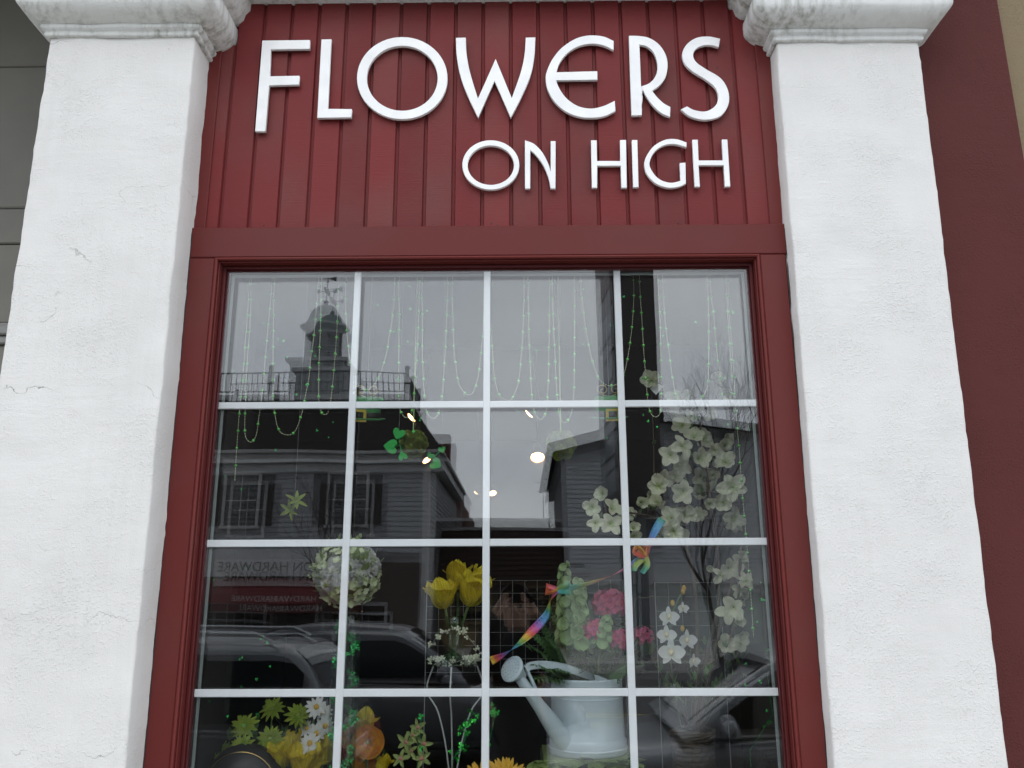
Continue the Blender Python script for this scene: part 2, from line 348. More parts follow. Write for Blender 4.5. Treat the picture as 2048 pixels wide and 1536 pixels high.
# ================================================================== the shop front
RED = (.172, .027, .027)
board_red = board_mat('red_board_paint', RED, (4, 4, 160), .8, .55, .95)
trim_red = board_mat('red_trim_paint', (.146, .027, .024), (9, 9, 9), .25, .42, .5)
dark_red_gloss = board_mat('red_frame_paint', (.085, .016, .017), (5, 5, 5), .10, .33, .1)
white_st_l = stucco_mat('white_stucco_old', (.725, .708, .678), .55, stain=.045, cracks=.8, seed=1)
white_st_r = stucco_mat('white_stucco_rough', (.725, .708, .682), .6, stain=.03, cracks=.0, seed=2)
white_cap = stucco_mat('white_stucco_stained', (.72, .72, .69), .4, stain=.8, cracks=.8, seed=3)
white_cap_r = stucco_mat('white_stucco_stained_right', (.72, .72, .70), .45, stain=.75, cracks=0, seed=4)
red_stucco = stucco_mat('dark_red_stucco', (.095, .024, .022), .6, seed=5)
tan_stucco = stucco_mat('tan_stucco', (.24, .185, .11), .6, seed=6)
white_sign = mat('white_letter_acrylic', (.84, .84, .83), .4, var=.07, vscale=11)
white_bar = mat('white_glazing_bar', (.70, .72, .735), .3, var=.03, vscale=5)
black_rub = mat('black_gasket', (.012, .012, .013), .6, var=.1)
spacer = mat('grey_spacer', (.20, .23, .22), .4, metal=.3, var=.05)
SX = .947                                  # half width of the bay between the pillars
# --- boarded panel: each tongue-and-groove board is its own piece
panel = thing('sign_wall', 'dark red boarded wall panel above the shop window', 'wall', (0, 0, 2.87))
MB().box(-.99, .99, -.0215, .06, 2.8665, 3.80).build('backing', board_red, panel)
gx = [-.99]+[-.872+.0951*k for k in range(20) if -.872+.0951*k < .96]+[.99]
for a, b in zip(gx[:-1], gx[1:]):
    g = .0036; lean = 0
    mb = MB()
    x0, x1, yf, yb = a+g, b-g, -.031+random.uniform(-.0010, .0010), -.0210
    mb.add([(x0, yb, 2.868), (x1, yb, 2.868), (x1, yb, 3.79), (x0, yb, 3.79), (x0+.0035, yf, 2.868), (x1-.0035, yf, 2.868), (x1-.0035, yf, 3.79), (x0+.0035, yf, 3.79)],
           [(0, 1, 5, 4), (1, 2, 6, 5), (2, 3, 7, 6), (3, 0, 4, 7), (4, 5, 6, 7)])
    mb.build('board', board_red, panel)
nm = mat('nail_head', (.035, .012, .012), .6)
for k in range(16):
    a = random.choice(gx[1:-2])+.0951*random.uniform(.25, .75); z = random.choice((2.882, 2.884, 3.02, 3.45, 3.7, 2.88))
    MB().sphere((a, -.0312, z+random.uniform(-.003, .003)), random.uniform(.0018, .0032), 7, 4, (1, .5, random.uniform(1, 1.7))).build('nail', nm, panel)
# thin strips where the boards die into the pillars
for sx in (-1, 1):
    MB().bbox(min(sx*.915, sx*.962), max(sx*.915, sx*.962), -.040, -.0305, 2.869, 3.78, .002).build('edge_strip', trim_red, panel)
# --- window casing and frame
win = thing('shop_window', 'large red framed shop window divided by white glazing bars', 'window', (0, 0, .62))
ZT, ZB = 2.762, .62
hd = MB().bbox(-.952, .958, -.055, .02, 2.762, 2.866, .003); hd.build('head_casing', trim_red, win)
for sx in (-1, 1):
    xi, xo = sx*.868, sx*.95
    MB().bbox(min(xi, xo), max(xi, xo), -.0553, .02, ZB, 2.7605, .003).build('side_casing', trim_red, win)
# stepped mouldings running round the opening, mitred
def ring(name, xo, zo, xi, zi, yf, yb, m, zb=ZB, ch=.004):
    prof = [(xo, zo, yb), (xo, zo, yf+ch), (xo-ch, zo-ch, yf), (xi+ch, zi+ch, yf), (xi, zi, yf+ch), (xi, zi, yb)]
    mb = MB(); vs_ = []
    for x, z, y in prof: vs_ += [(-x, y, zb), (-x, y, z), (x, y, z), (x, y, zb)]
    fs = []
    for i in range(len(prof)-1):
        a, b = i*4, i*4+4
        for k in range(3): fs.append((a+k, b+k, b+k+1, a+k+1))
    mb.add(vs_, fs); return mb.build(name, m, win)
ring('outer_moulding', .8675, 2.7615, .8585, 2.7525, -.0585, .02, trim_red, ch=.0035)
ring('inner_moulding', .8580, 2.7520, .8535, 2.7475, -.046, .02, trim_red, ch=.0015)
ring('sash_frame', .853, 2.747, .8425, 2.7365, -.020, .03, dark_red_gloss, ch=.002)
ring('glazing_stop', .842, 2.736, .8385, 2.7325, -.008, .03, dark_red_gloss, ch=.001)
MB().bbox(-.95, .95, -.10, .05, .56, .6195, .004).build('window_sill', trim_red, win)
ring('gasket', .8600, 2.7550, .8345, 2.7295, .0155, .018, black_rub, ch=.0005)
ring('spacer', .8600, 2.7550, .8262, 2.7212, .0185, .0215, spacer, ch=.0005)
# glazing bars between the two panes
Z0 = 1.72+.5702; PH = .42418; BW = .0108
zs = [Z0-k*PH for k in range(4)]
for z in zs:
    xs = [-.8392]+[s*.42 for s in (-1, 0, 1)]+[.8392]
    for a, b in zip(xs[:-1], xs[1:]):
        MB().bbox(a+(0 if a < -.8 else BW-.0005), b-(0 if b > .8 else BW-.0005), .004, .014, z-BW, z+BW, .0018).build('glazing_bar', white_bar, win)
for s in (-1, 0, 1):
    MB().bbox(s*.42-BW, s*.42+BW, .0035, .0146, ZB+.01, 2.7325, .0018).build('glazing_bar', white_bar, win)
# two panes of the double glazing; the inner one bows a little, which doubles every reflection
wglass = glass_mat('window_glass', (.988, .993, .99), .062, wob=.0006)
def pane(name, yfun, x=.84, z0=ZB+.005, z1=2.731, th=.0045):
    mb = MB(); vs_ = [(sx*x, yfun(sx*x, z)+dy, z) for dy in (0, th) for z in (z0, z1) for sx in (-1, 1)]
    mb.add(vs_, [(0, 1, 3, 2), (4, 6, 7, 5), (0, 2, 6, 4), (1, 5, 7, 3), (2, 3, 7, 6), (0, 4, 5, 1)])
    return mb.build(name, wglass, win)
pane('outer_pane', lambda x, z: -.0040)
pane('inner_pane', lambda x, z: .031-.0036*x+.0060*(z-2.0), .836, ZB+.005, 2.727)
# --- wall under the window
MB().box(-.955, .955, -.035, .10, 0, .555).build('stall_riser', trim_red, win)

# --- the sign letters, outlines in photo pixels
def q(pts): return [P(450+x/1.862, 20+y/1.862, -.047) for x, y in pts]
def ell(cx, cy, rx, ry, n=56): return [(cx+rx*math.cos(2*math.pi*k/n), cy+ry*math.sin(2*math.pi*k/n)) for k in range(n)]
LET = [
 ('F', 'tall letter F with a long tail', [[(140, 116), (317, 114), (317, 147), (172, 149), (168, 249), (278, 247), (277, 280), (166, 283), (152, 454), (113, 454)]]),
 ('L', 'letter L', [[(360, 112), (397, 111), (384, 370), (473, 371), (472, 402), (344, 404)]]),
 ('O', 'large round letter O', [ell(660.5, 256, 168.5, 153), ell(660.5, 256.5, 131.5, 120.5)]),
 ('W', 'letter W with curved outer strokes', [[(860, 106), (897, 105), (900, 165), (913, 235), (942, 332), (1008, 184), (1068, 330), (1101, 235), (1115, 170), (1120, 105), (1156, 104), (1152, 175), (1138, 245), (1108, 318), (1064, 404), (1004, 267), (943, 404), (899, 310), (875, 240), (863, 172)]]),
 ('E', 'round letter E', [[(1447, 118), (1415, 103), (1380, 97), (1340, 99), (1300, 112), (1255, 142), (1220, 184), (1200, 226), (1194, 257), (1202, 300), (1228, 345), (1270, 381), (1320, 400), (1370, 404), (1415, 397), (1454, 378), (1451, 340), (1408, 360), (1360, 369), (1310, 358), (1268, 327), (1243, 290), (1233, 264), (1387, 262), (1386, 230), (1234, 234), (1246, 200), (1276, 162), (1318, 137), (1365, 128), (1410, 135), (1447, 152)]]),
 ('R', 'letter R', [[(1504, 98), (1540, 99), (1578, 106), (1615, 130), (1640, 167), (1648, 208), (1640, 252), (1617, 284), (1590, 303), (1610, 328), (1634, 350), (1658, 363), (1657, 401), (1624, 386), (1592, 357), (1567, 322), (1552, 293), (1552, 394), (1513, 395)], [(1543, 131), (1572, 139), (1597, 163), (1610, 205), (1604, 245), (1582, 273), (1549, 287)]]),
 ('S', 'letter S', [[(1843, 109), (1800, 101), (1755, 106), (1719, 130), (1702, 165), (1711, 202), (1742, 232), (1790, 262), (1825, 292), (1836, 325), (1828, 355), (1805, 374), (1780, 380), (1745, 374), (1720, 361), (1697, 372), (1726, 396), (1765, 409), (1803, 410), (1846, 396), (1871, 362), (1877, 325), (1866, 285), (1840, 252), (1790, 222), (1756, 198), (1743, 174), (1751, 150), (1775, 136), (1805, 133), (1838, 141)]]),
 ('o', 'thin round letter O of the lower line', [ell(990, 579, 106, 92), ell(990, 580, 86, 73)]),
 ('n', 'thin letter N', [[(1117, 487), (1150, 500), (1180, 530), (1203, 572), (1213, 605), (1213, 490), (1231, 490), (1231, 667), (1213, 667), (1204, 625), (1185, 580), (1160, 545), (1137, 524), (1137, 667), (1117, 667)]]),
 ('h', 'thin letter H beginning the last word', [[(1363, 487), (1384, 487), (1385, 564), (1472, 564), (1471, 486), (1493, 486), (1496, 664), (1475, 664), (1473, 582), (1386, 582), (1386, 664), (1366, 664)]]),
 ('i', 'thin letter I', [[(1515, 486), (1535, 486), (1540, 662), (1519, 662)]]),
 ('g', 'thin letter G', [[(1718, 495), (1680, 483), (1640, 485), (1597, 508), (1568, 548), (1561, 580), (1572, 616), (1605, 649), (1650, 664), (1690, 660), (1716, 648), (1714, 570), (1693, 572), (1696, 638), (1658, 645), (1616, 631), (1587, 597), (1581, 568), (1599, 530), (1635, 506), (1675, 502), (1718, 513)]]),
 ('hh', 'thin letter H ending the last word', [[(1740, 485), (1760, 485), (1763, 562), (1854, 562), (1850, 484), (1870, 484), (1881, 659), (1860, 660), (1856, 580), (1763, 580), (1768, 660), (1748, 660)]]),
]
sign = thing('shop_sign', 'white raised lettering reading FLOWERS ON HIGH on the red boards', 'sign', (0, -.047, 3.2))
for key, lab, loops in LET:
    lp = []
    for l in loops:
        pts = q(l); lp.append([(p.x, p.z) for p in (smooth_loop(pts) if len(l) > 6 and len(l) < 50 else pts)])
    me = curve_mesh('letter', lp, .012, .0012, white_sign); me.transform(Matrix.Translation((0, -.045, 0)))
    me.transform(WM[sign.name].inverted()); o = node('letter', sign, WM[sign.name], me); o['label'] = lab
    # stand-off pins behind the letter
    c0 = P(450+loops[0][0][0]/1.862, 20+loops[0][0][1]/1.862, -.04)

# --- pillars
def pillar(x0t, x1t, x0b, x1b, yf, yb, zneck, m, mc, label, caplabel, amp, sd):
    t = thing('pillar', label, 'pillar', ((x0b+x1b)/2, (yf+yb)/2, 0))
    mb = MB(); nz_, nx = 150, 20
    def X0(z): return x0b+(x0t-x0b)*(z-1.25)/(3.48-1.25)
    def X1(z): return x1b+(x1t-x1b)*(z-1.25)/(3.48-1.25)
    zz = zneck+.02
    # perimeter loop: back-left -> front-left (rounded) -> front-right -> back-right
    def per(z):
        a, b = X0(z), X1(z); r = .006; pts = []
        for k in range(9): pts.append((a, yb+(yf+r-yb)*k/8))
        pts += [(a+r*.3, yf+r*.3), (a+r, yf)]
        for k in range(1, nx): pts.append((a+r+(b-a-2*r)*k/nx, yf))
        pts += [(b-r, yf), (b-r*.3, yf+r*.3)]
        for k in range(9): pts.append((b, yf+r+(yb-yf-r)*k/8))
        return pts
    n = len(per(0))
    for i in range(nz_+1):
        z = zz*i/nz_
        mb.v += [Vector((x, y, z)) for x, y in per(z)]
    for i in range(nz_):
        for k in range(n-1): mb.f.append((i*n+k, i*n+k+1, (i+1)*n+k+1, (i+1)*n+k))
    sh = mb.build('shaft', m, t, True)
    for v in sh.data.vertices:
        p = v.co*1.0+Vector((sd*5.1, 0, sd)); d = noise.noise_vector(p*9)*amp+noise.noise_vector(p*34)*amp*.7
        v.co += Vector((d.x, d.y*.9, 0))
    # capital: profile swept round left side, front and right side with mitred corners
    prof = [(0, 0), (.009, .001), (.012, .008), (.009, .016), (.012, .020), (.020, .024), (.022, .034), (.019, .040)]
    for k in range(13):
        a = k/12; prof.append((.022+.059*(a*.5+.5*math.sin(a*math.pi/2)), .041+.042*(.42*a+.58*a*a)))
    prof += [(.0825, .092), (.083, .115), (.081, .136), (.071, .140), (.070, .150), (.088, .154), (.104, .168), (.110, .192), (.124, .208), (.127, .30), (.126, .42)]
    mb = MB(); xa, xb = X0(zneck), X1(zneck); ns = 26
    def capring(o, z):
        pts = []
        for k in range(9): pts.append((xa-o, yb+(yf-o-yb)*k/8))
        for k in range(1, ns): pts.append((xa-o+(xb-xa+2*o)*k/ns, yf-o))
        for k in range(9): pts.append((xb+o, yf-o+(yb-yf+o)*k/8))
        return [Vector((x, y, zneck+z)) for x, y in pts]
    n = len(capring(0, 0))
    for o, z in prof: mb.v += capring(o, z)
    for i in range(len(prof)-1):
        for k in range(n-1): mb.f.append((i*n+k, i*n+k+1, (i+1)*n+k+1, (i+1)*n+k))
    cp = mb.build('capital', mc, t, True)
    for v in cp.data.vertices:
        p = v.co+Vector((sd*3.3, 1, 0)); d = noise.noise_vector(p*12)*amp*1.2; v.co += d
    cp['label'] = caplabel
    MB().box(X0(.3)-.04, X1(.3)+.04, yf-.04, yb, 0.004, .28).build('base', m, t)
    return t
pillar(-1.43, -.953, -1.428, -.94, -.17, .33, 3.486, white_st_l, white_cap, 'white plaster pillar with hairline cracks beside the grey recessed porch', 'mildew stained moulded capital with cracks', .0030, 1)
pillar(.962, 1.434, .939, 1.402, -.112, .33, 3.487, white_st_r, white_cap_r, 'rough rendered white pillar beside the dark red neighbouring wall', 'moulded capital with dark drip streaks', .0026, 2)
# --- beam carried by the pillars and the upper wall of the building
beam = thing('facade_beam', 'white beam above the red boarded sign wall', 'beam', (0, 0, 3.72))
MB().bbox(-1.62, 1.60, -.205, .33, 3.908, 4.3, .01).build('upper_fascia', white_cap_r, beam)
MB().bbox(-.94, .93, -.125, .10, 3.722, 3.907, .006).build('soffit_board', white_cap_r, beam)
upw = thing('upper_wall', 'pale rendered upper wall of the flower shop', 'wall', (0, 0, 4.3))
MB().box(-1.6, 1.6, -.05, .33, 4.301, 6.2).build('wall', white_st_r, upw)
MB().bbox(-1.75, 1.75, -.28, .40, 6.201, 6.4, .02).build('cornice', white_cap_r, upw)
# --- neighbour on the right: dark red pier, tan wall beyond
nb = thing('neighbouring_wall', 'dark red stucco wall with a tan wall beyond, right of the rough pillar', 'wall', (2.5, 0, 0))
MB().box(1.36, 1.781, -.012, .30, 0, 6.3).build('red_pier', red_stucco, nb)
MB().box(1.782, 7.0, .03, .30, 0, 6.3).build('tan_wall', tan_stucco, nb)
# --- recessed grey porch on the left
grey_p = mat('porch_grey_paint', (.20, .19, .163), .7, var=.08, vscale=3, bump=.15, bscale=30)
grey_l = mat('porch_grey_trim', (.27, .265, .25), .6, var=.08, vscale=3)
po = thing('porch_wall', 'grey boarded wall of the recessed porch left of the cracked pillar', 'wall', (-3, 1.2, 0))
MB().box(-6.5, -1.45, 1.235, 1.5, 0, 6.3).build('wall', grey_p, po)
for i, (za, zb, yy) in enumerate([(0, 2.86, 1.215), (2.97, 3.372, 1.215), (3.378, 3.5620, 1.213), (3.5625, 4.3520, 1.206), (4.3525, 6.2, 1.198)]):
    MB().bbox(-6.5, -1.45, yy, 1.234, za, zb, .006).build('panel', grey_p, po)
for za, zb, yy in [(2.862, 2.90, 1.19), (2.902, 2.945, 1.17), (2.947, 2.968, 1.20)]:
    MB().bbox(-6.5, -1.45, yy, 1.234, za, zb, .006).build('trim', grey_l, po)
MB().box(-1.449, -1.40, .331, 1.5, 0, 6.3).build('return_wall', grey_p, po)
pr = thing('porch_shade_ceiling', 'unseen grey ceiling added to shade the recessed porch', 'ceiling', (-3, .5, 5.2))  # out of view, put in to shade the porch wall below
MB().box(-6.5, -1.50, -.25, 1.199, 5.2, 5.4).build('ceiling_board', grey_p, pr)
MB().box(-6.5, -1.76, -.55, -.252, 5.0, 6.3).build('porch_fascia', grey_l, pr)
# --- shop room behind the window
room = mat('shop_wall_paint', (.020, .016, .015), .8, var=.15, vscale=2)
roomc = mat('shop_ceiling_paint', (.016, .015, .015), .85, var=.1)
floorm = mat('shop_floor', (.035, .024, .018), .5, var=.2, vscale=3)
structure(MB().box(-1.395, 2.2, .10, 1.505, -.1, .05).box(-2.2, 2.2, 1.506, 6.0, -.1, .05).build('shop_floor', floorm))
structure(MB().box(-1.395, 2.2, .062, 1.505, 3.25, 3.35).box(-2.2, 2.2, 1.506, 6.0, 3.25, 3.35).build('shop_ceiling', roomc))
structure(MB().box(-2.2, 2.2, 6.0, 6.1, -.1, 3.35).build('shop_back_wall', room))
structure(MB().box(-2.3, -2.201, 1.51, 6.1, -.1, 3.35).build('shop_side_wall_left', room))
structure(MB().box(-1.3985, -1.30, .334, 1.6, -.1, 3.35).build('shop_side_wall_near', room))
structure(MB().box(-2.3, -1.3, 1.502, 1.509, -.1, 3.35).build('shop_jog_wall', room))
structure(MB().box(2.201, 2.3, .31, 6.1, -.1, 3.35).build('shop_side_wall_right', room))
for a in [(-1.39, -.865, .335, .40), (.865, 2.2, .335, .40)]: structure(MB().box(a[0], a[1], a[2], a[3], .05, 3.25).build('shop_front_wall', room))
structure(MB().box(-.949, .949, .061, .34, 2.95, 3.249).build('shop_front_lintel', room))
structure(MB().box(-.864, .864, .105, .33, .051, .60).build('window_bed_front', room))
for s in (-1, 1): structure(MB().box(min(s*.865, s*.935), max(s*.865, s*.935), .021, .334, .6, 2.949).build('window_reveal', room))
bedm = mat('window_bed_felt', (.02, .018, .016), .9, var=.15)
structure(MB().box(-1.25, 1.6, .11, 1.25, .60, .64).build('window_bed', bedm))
# ragged dark joints where the casing meets the pillars
for x_b, x_t, sg in ((-.94, -.953, 1), (.939, .962, -1)):
    pts = [Vector((x_b+(x_t-x_b)*(z-1.25)/2.23+sg*(.0008+.0016*noise.noise(Vector((z*21, sg, 0)))), -.0562, z)) for z in [.7+k*.012 for k in range(180)]]
    MB().tube(pts, [.0013+.0010*noise.noise(p*33) for p in pts], 5).build('joint_gap', black_rub, win)
# ================================================================== across the street (seen as reflections in the glass)
siding_w = mat('white_clapboard', (.27, .275, .29), .7, var=.08, vscale=1.5, bump=.1, bscale=12)
siding_g = mat('grey_clapboard', (.42, .43, .45), .7, var=.08, vscale=1.5)
siding_t = mat('tan_clapboard', (.20, .15, .08), .75, var=.1, vscale=1.5)
shingle = mat('dark_shingle', (.030, .026, .025), .95, spec=.1, var=.35, vscale=9, stretch=(1, 1, 3), bump=.8, bscale=18, bdist=.02)
shingle2 = mat('brown_shingle', (.040, .028, .025), .95, spec=.1, var=.3, vscale=8, stretch=(1, 1, 4), bump=.8, bscale=15, bdist=.02)
trimw = mat('white_trim', (.48, .48, .48), .6, var=.06)
shut = mat('dark_shutter', (.018, .014, .014), .6, var=.15)
wpane = glass_mat('far_window_glass', (.25, .27, .28), .06)
darkin = mat('dark_room', (.012, .012, .013), .9)
coppr = mat('cupola_copper', (.13, .17, .17), .55, var=.25, vscale=4)
louv = mat('louver_paint', (.30, .31, .32), .7, var=.1)
awnr = mat('awning_red', (.10, .012, .014), .8, var=.12)
brickm = mat('dark_brick', (.11, .05, .04), .9, var=.3, vscale=14)
iron = mat('railing_metal', (.10, .105, .11), .5, var=.1)

def clap(mb, x0, x1, z0, z1, y, pitch=.15, lip=.024):     # lapped boards facing +y
    z = z0
    while z < z1-1e-4:
        zt = min(z+pitch, z1)
        mb.add([(x0, y+lip, z), (x1, y+lip, z), (x1, y, zt), (x0, y, zt), (x0, y, z), (x1, y, z)], [(1, 0, 3, 2), (0, 1, 5, 4)]); z = zt
    return mb
def clap_side(mb, y0, y1, z0, z1, x, s, pitch=.15, lip=.035):
    z = z0
    while z < z1-1e-4:
        zt = min(z+pitch, z1)
        mb.add([(x+s*lip, y0, z), (x+s*lip, y1, z), (x, y1, zt), (x, y0, zt), (x, y0, z), (x, y1, z)], [(0, 1, 2, 3), (1, 0, 4, 5)]); z = zt
    return mb
def window(par, x0, x1, z0, z1, y, shutters=True, bars=(2, 2), fm=None):
    f = MB(); t = .09; fm = fm or trimw
    f.box(x0-t, x1+t, y, y+.08, z1, z1+t*1.3).box(x0-t*1.4, x1+t*1.4, y, y+.13, z0-t, z0).box(x0-t, x0, y, y+.08, z0, z1).box(x1, x1+t, y, y+.08, z0, z1)
    wo = f.build('window', fm, par)
    p = MB().box(x0, x1, y+.015, y+.03, z0, z1); p.build('pane', wpane, wo)
    MB().box(x0+.001, x1-.001, y+.002, y+.012, z0, z1).build('dark_backing', darkin, wo)  # near-black sheet standing in for the unlit room behind the pane
    b = MB(); nx, nz_ = bars
    for i in range(1, nx): b.box(x0+(x1-x0)*i/nx-.012, x0+(x1-x0)*i/nx+.012, y+.031, y+.05, z0, z1)
    for i in range(1, nz_): b.box(x0, x1, y+.031, y+.055, z0+(z1-z0)*i/nz_-.02, z0+(z1-z0)*i/nz_+.02)
    if b.v: b.build('sash_bar', fm, wo)
    if shutters:
        for s in (-1, 1):
            xa, xb = (x0-t-.42, x0-t-.01) if s < 0 else (x1+t+.01, x1+t+.42)
            m = MB().box(xa, xb, y+.005, y+.045, z0, z1)
            k = z0+.05
            while k < z1-.08: m.add([(xa+.05, y+.046, k), (xb-.05, y+.046, k), (xb-.05, y+.06, k-.03), (xa+.05, y+.06, k-.03)], [(0, 3, 2, 1)]); k += .07
            m.build('shutter', shut, wo)
    return wo

# ---- hardware store with hipped roof, roof walk and cupola
YB = -23.47
ec = RF(878, 905, 26)                      # right end of the eave
hw = thing('hardware_store', 'white clapboard hardware store with dark hipped roof and red awning', 'building', (-9, YB-6, 0))
XL, XR, ZE = -17.0, -2.75, 5.95
b = clap(clap(MB(), XL, XR, 2.95, ZE, YB), XL, XR, 0, .6, YB); clap_side(b, YB-11, YB, 0, ZE, XR, 1)
b.box(XL, XR-.02, YB-11, YB-.02, 0, ZE); b.build('wall', siding_w, hw)
MB().box(XL-.3, XR+.45, YB-11.4, YB+.42, ZE, ZE+.10).box(XL-.2, XR+.33, YB-11.3, YB+.30, ZE-.28, ZE-.001).build('eave_board', trimw, hw)
MB().box(XR-.17, XR+.035, YB-.16, YB+.04, 0, ZE-.281).build('corner_board', trimw, hw)
dz = RF(803, 797, 30).z; dR = RF(812, 797, 30)
xd0, xd1, yd0, yd1 = -14.2, dR.x, YB-7.6, YB-4.0
rf = MB(); lo = [(XL-.3, YB+.42, ZE+.1), (XR+.45, YB+.42, ZE+.1), (XR+.45, YB-11.4, ZE+.1), (XL-.3, YB-11.4, ZE+.1)]
hi = [(xd0, yd1, dz), (xd1, yd1, dz), (xd1, yd0, dz), (xd0, yd0, dz)]
# courses of shingles as small steps
NC = 26
for s in range(4):
    a0, a1, b0, b1 = Vector(lo[s]), Vector(lo[(s+1) % 4]), Vector(hi[s]), Vector(hi[(s+1) % 4])
    nrm = (a1-a0).cross(b0-a0).normalized()
    for k in range(NC):
        t0, t1 = k/NC, (k+1)/NC; o_ = nrm*.025
        p = [a0.lerp(b0, t0)+o_, a1.lerp(b1, t0)+o_, a1.lerp(b1, t1)+nrm*.004, a0.lerp(b0, t1)+nrm*.004, a0.lerp(b0, t0), a1.lerp(b1, t0)]
        rf.add(p, [(0, 1, 2, 3), (4, 5, 1, 0)])
roof = rf.build('roof', shingle, hw)
MB().box(xd0-.12, xd1+.12, yd0-.12, yd1+.12, dz-.02, dz+.16).build('deck_trim', trimw, roof)
# roof walk railing: posts, rails, balusters
rail = node('roof_railing', hw, WM[hw.name])
def railing(a, b, n):
    a, b = Vector(a), Vector(b); d = (b-a); nseg = max(1, round(d.length/2.6))
    for k in range(nseg+1):
        p = a.lerp(b, k/nseg)
        MB().box(p.x-.07, p.x+.07, p.y-.07, p.y+.07, dz+.16, dz+1.12).sphere((p.x, p.y, dz+1.2), .10, 8, 5).build('post', iron, rail)
    m = MB()
    for hh in (.30, 1.0): m.tube([a+Vector((0, 0, hh)), b+Vector((0, 0, hh))], .035, 4)
    m.build('rail', iron, rail)
    m = MB(); nb_ = int(d.length/.20)
    for k in range(nb_): 
        p = a.lerp(b, (k+.5)/nb_); m.box(p.x-.016, p.x+.016, p.y-.016, p.y+.016, dz+.3, dz+1.0)
    tag(m.build('balusters', iron, rail), kind='stuff')
cR = [(xd0, yd1, dz), (xd1, yd1, dz), (xd1, yd0, dz), (xd0, yd0, dz)]
for i in range(4): railing(cR[i], cR[(i+1) % 4], 0)
# cupola
cp_ = RF(648, 720, 31.8); cxx, cyy = cp_.x, (yd0+yd1)/2
cup = node('cupola', hw, WM[hw.name])
hB = 1.02; KZ = .80; zz0 = dz
MB().box(cxx-hB, cxx+hB, cyy-hB, cyy+hB, dz, dz+1.62).build('cupola_base', louv, cup)
MB().box(cxx-hB-.16, cxx+hB+.16, cyy-hB-.16, cyy+hB+.16, dz+1.62, dz+1.75).build('cupola_cornice', trimw, cup)
oct_ = [(.70*math.cos(math.pi/8+k*math.pi/4), .70*math.sin(math.pi/8+k*math.pi/4)) for k in range(8)]
zL0, zL1 = dz+1.75, dz+3.25
m = MB()
for i in range(8):
    a, b_ = oct_[i], oct_[(i+1) % 8]
    a3, b3 = Vector((cxx+a[0], cyy+a[1], 0)), Vector((cxx+b_[0], cyy+b_[1], 0)); nn = ((a3+b3)/2-Vector((cxx, cyy, 0))).normalized()
    m.add([a3+Vector((0, 0, zL0)), b3+Vector((0, 0, zL0)), b3+Vector((0, 0, zL1)), a3+Vector((0, 0, zL1))], [(0, 1, 2, 3)])
m.build('drum', louv, cup)
for i in range(8):
    a, b_ = oct_[i], oct_[(i+1) % 8]; m = MB()
    a3, b3 = Vector((cxx+a[0], cyy+a[1], 0)), Vector((cxx+b_[0], cyy+b_[1], 0)); nn = ((a3+b3)/2-Vector((cxx, cyy, 0))).normalized()
    z = zL0+.12
    while z < zL1-.25:
        e0, e1 = a3.lerp(b3, .14), a3.lerp(b3, .86)
        m.add([e0+nn*.01+Vector((0, 0, z+.10)), e1+nn*.01+Vector((0, 0, z+.10)), e1+nn*.09+Vector((0, 0, z)), e0+nn*.09+Vector((0, 0, z)), e0+nn*.09+Vector((0, 0, z-.02)), e1+nn*.09+Vector((0, 0, z-.02))], [(0, 1, 2, 3), (3, 2, 5, 4)]); z += .125
    m.build('louver', louv, cup)
m = MB(); m.lathe([(.70, zL1-.10), (.92, zL1), (1.0, zL1+.04), (1.0, zL1+.11), (.86, zL1+.16)], (cxx, cyy, 0), 8, Matrix.Rotation(math.pi/8, 4, 'Z')); m.build('dome_cornice', trimw, cup)
dome = MB().lathe([(.97, zL1+.11), (.80, zL1+.20), (.68, zL1+.34), (.63, zL1+.52), (.57, zL1+.70), (.45, zL1+.87), (.28, zL1+.99), (.09, zL1+1.06), (.05, zL1+1.09)], (cxx, cyy, 0), 8, Matrix.Rotation(math.pi/8, 4, 'Z')).build('dome', coppr, cup)
zv = zL1+1.09
m = MB().sphere((cxx, cyy, zv+.06), .09).tube([(cxx, cyy, zv), (cxx, cyy, zv+1.15)], .018, 5).sphere((cxx, cyy, zv+.95), .05).sphere((cxx, cyy, zv+.55), .09, 8, 5)
for dx, dy in ((1, 0), (0, 1)): m.tube([(cxx-dx*.32, cyy-dy*.32, zv+.55), (cxx+dx*.32, cyy+dy*.32, zv+.55)], .015, 4)
for dx, dy in ((1, 0), (-1, 0), (0, 1), (0, -1)): m.box(cxx+dx*.35-.045, cxx+dx*.35+.045, cyy+dy*.35-.012, cyy+dy*.35+.012, zv+.48, zv+.62)
m.add([(cxx-.32, cyy, zv+1.1), (cxx+.1, cyy, zv+1.13), (cxx+.1, cyy, zv+1.07), (cxx+.34, cyy-.01, zv+1.22), (cxx+.34, cyy, zv+.98), (cxx+.1, cyy+.012, zv+1.1)], [(0, 2, 1), (1, 4, 3), (2, 4, 1), (0, 1, 5), (5, 4, 3)])
m.build('weathervane', iron, cup)
for x0p, x1p in ((448, 520), (655, 735), (250, 320)):
    a, b_ = RF(x0p, 1052, 26), RF(x1p, 950, 26); window(hw, a.x, b_.x, a.z, b_.z, YB)
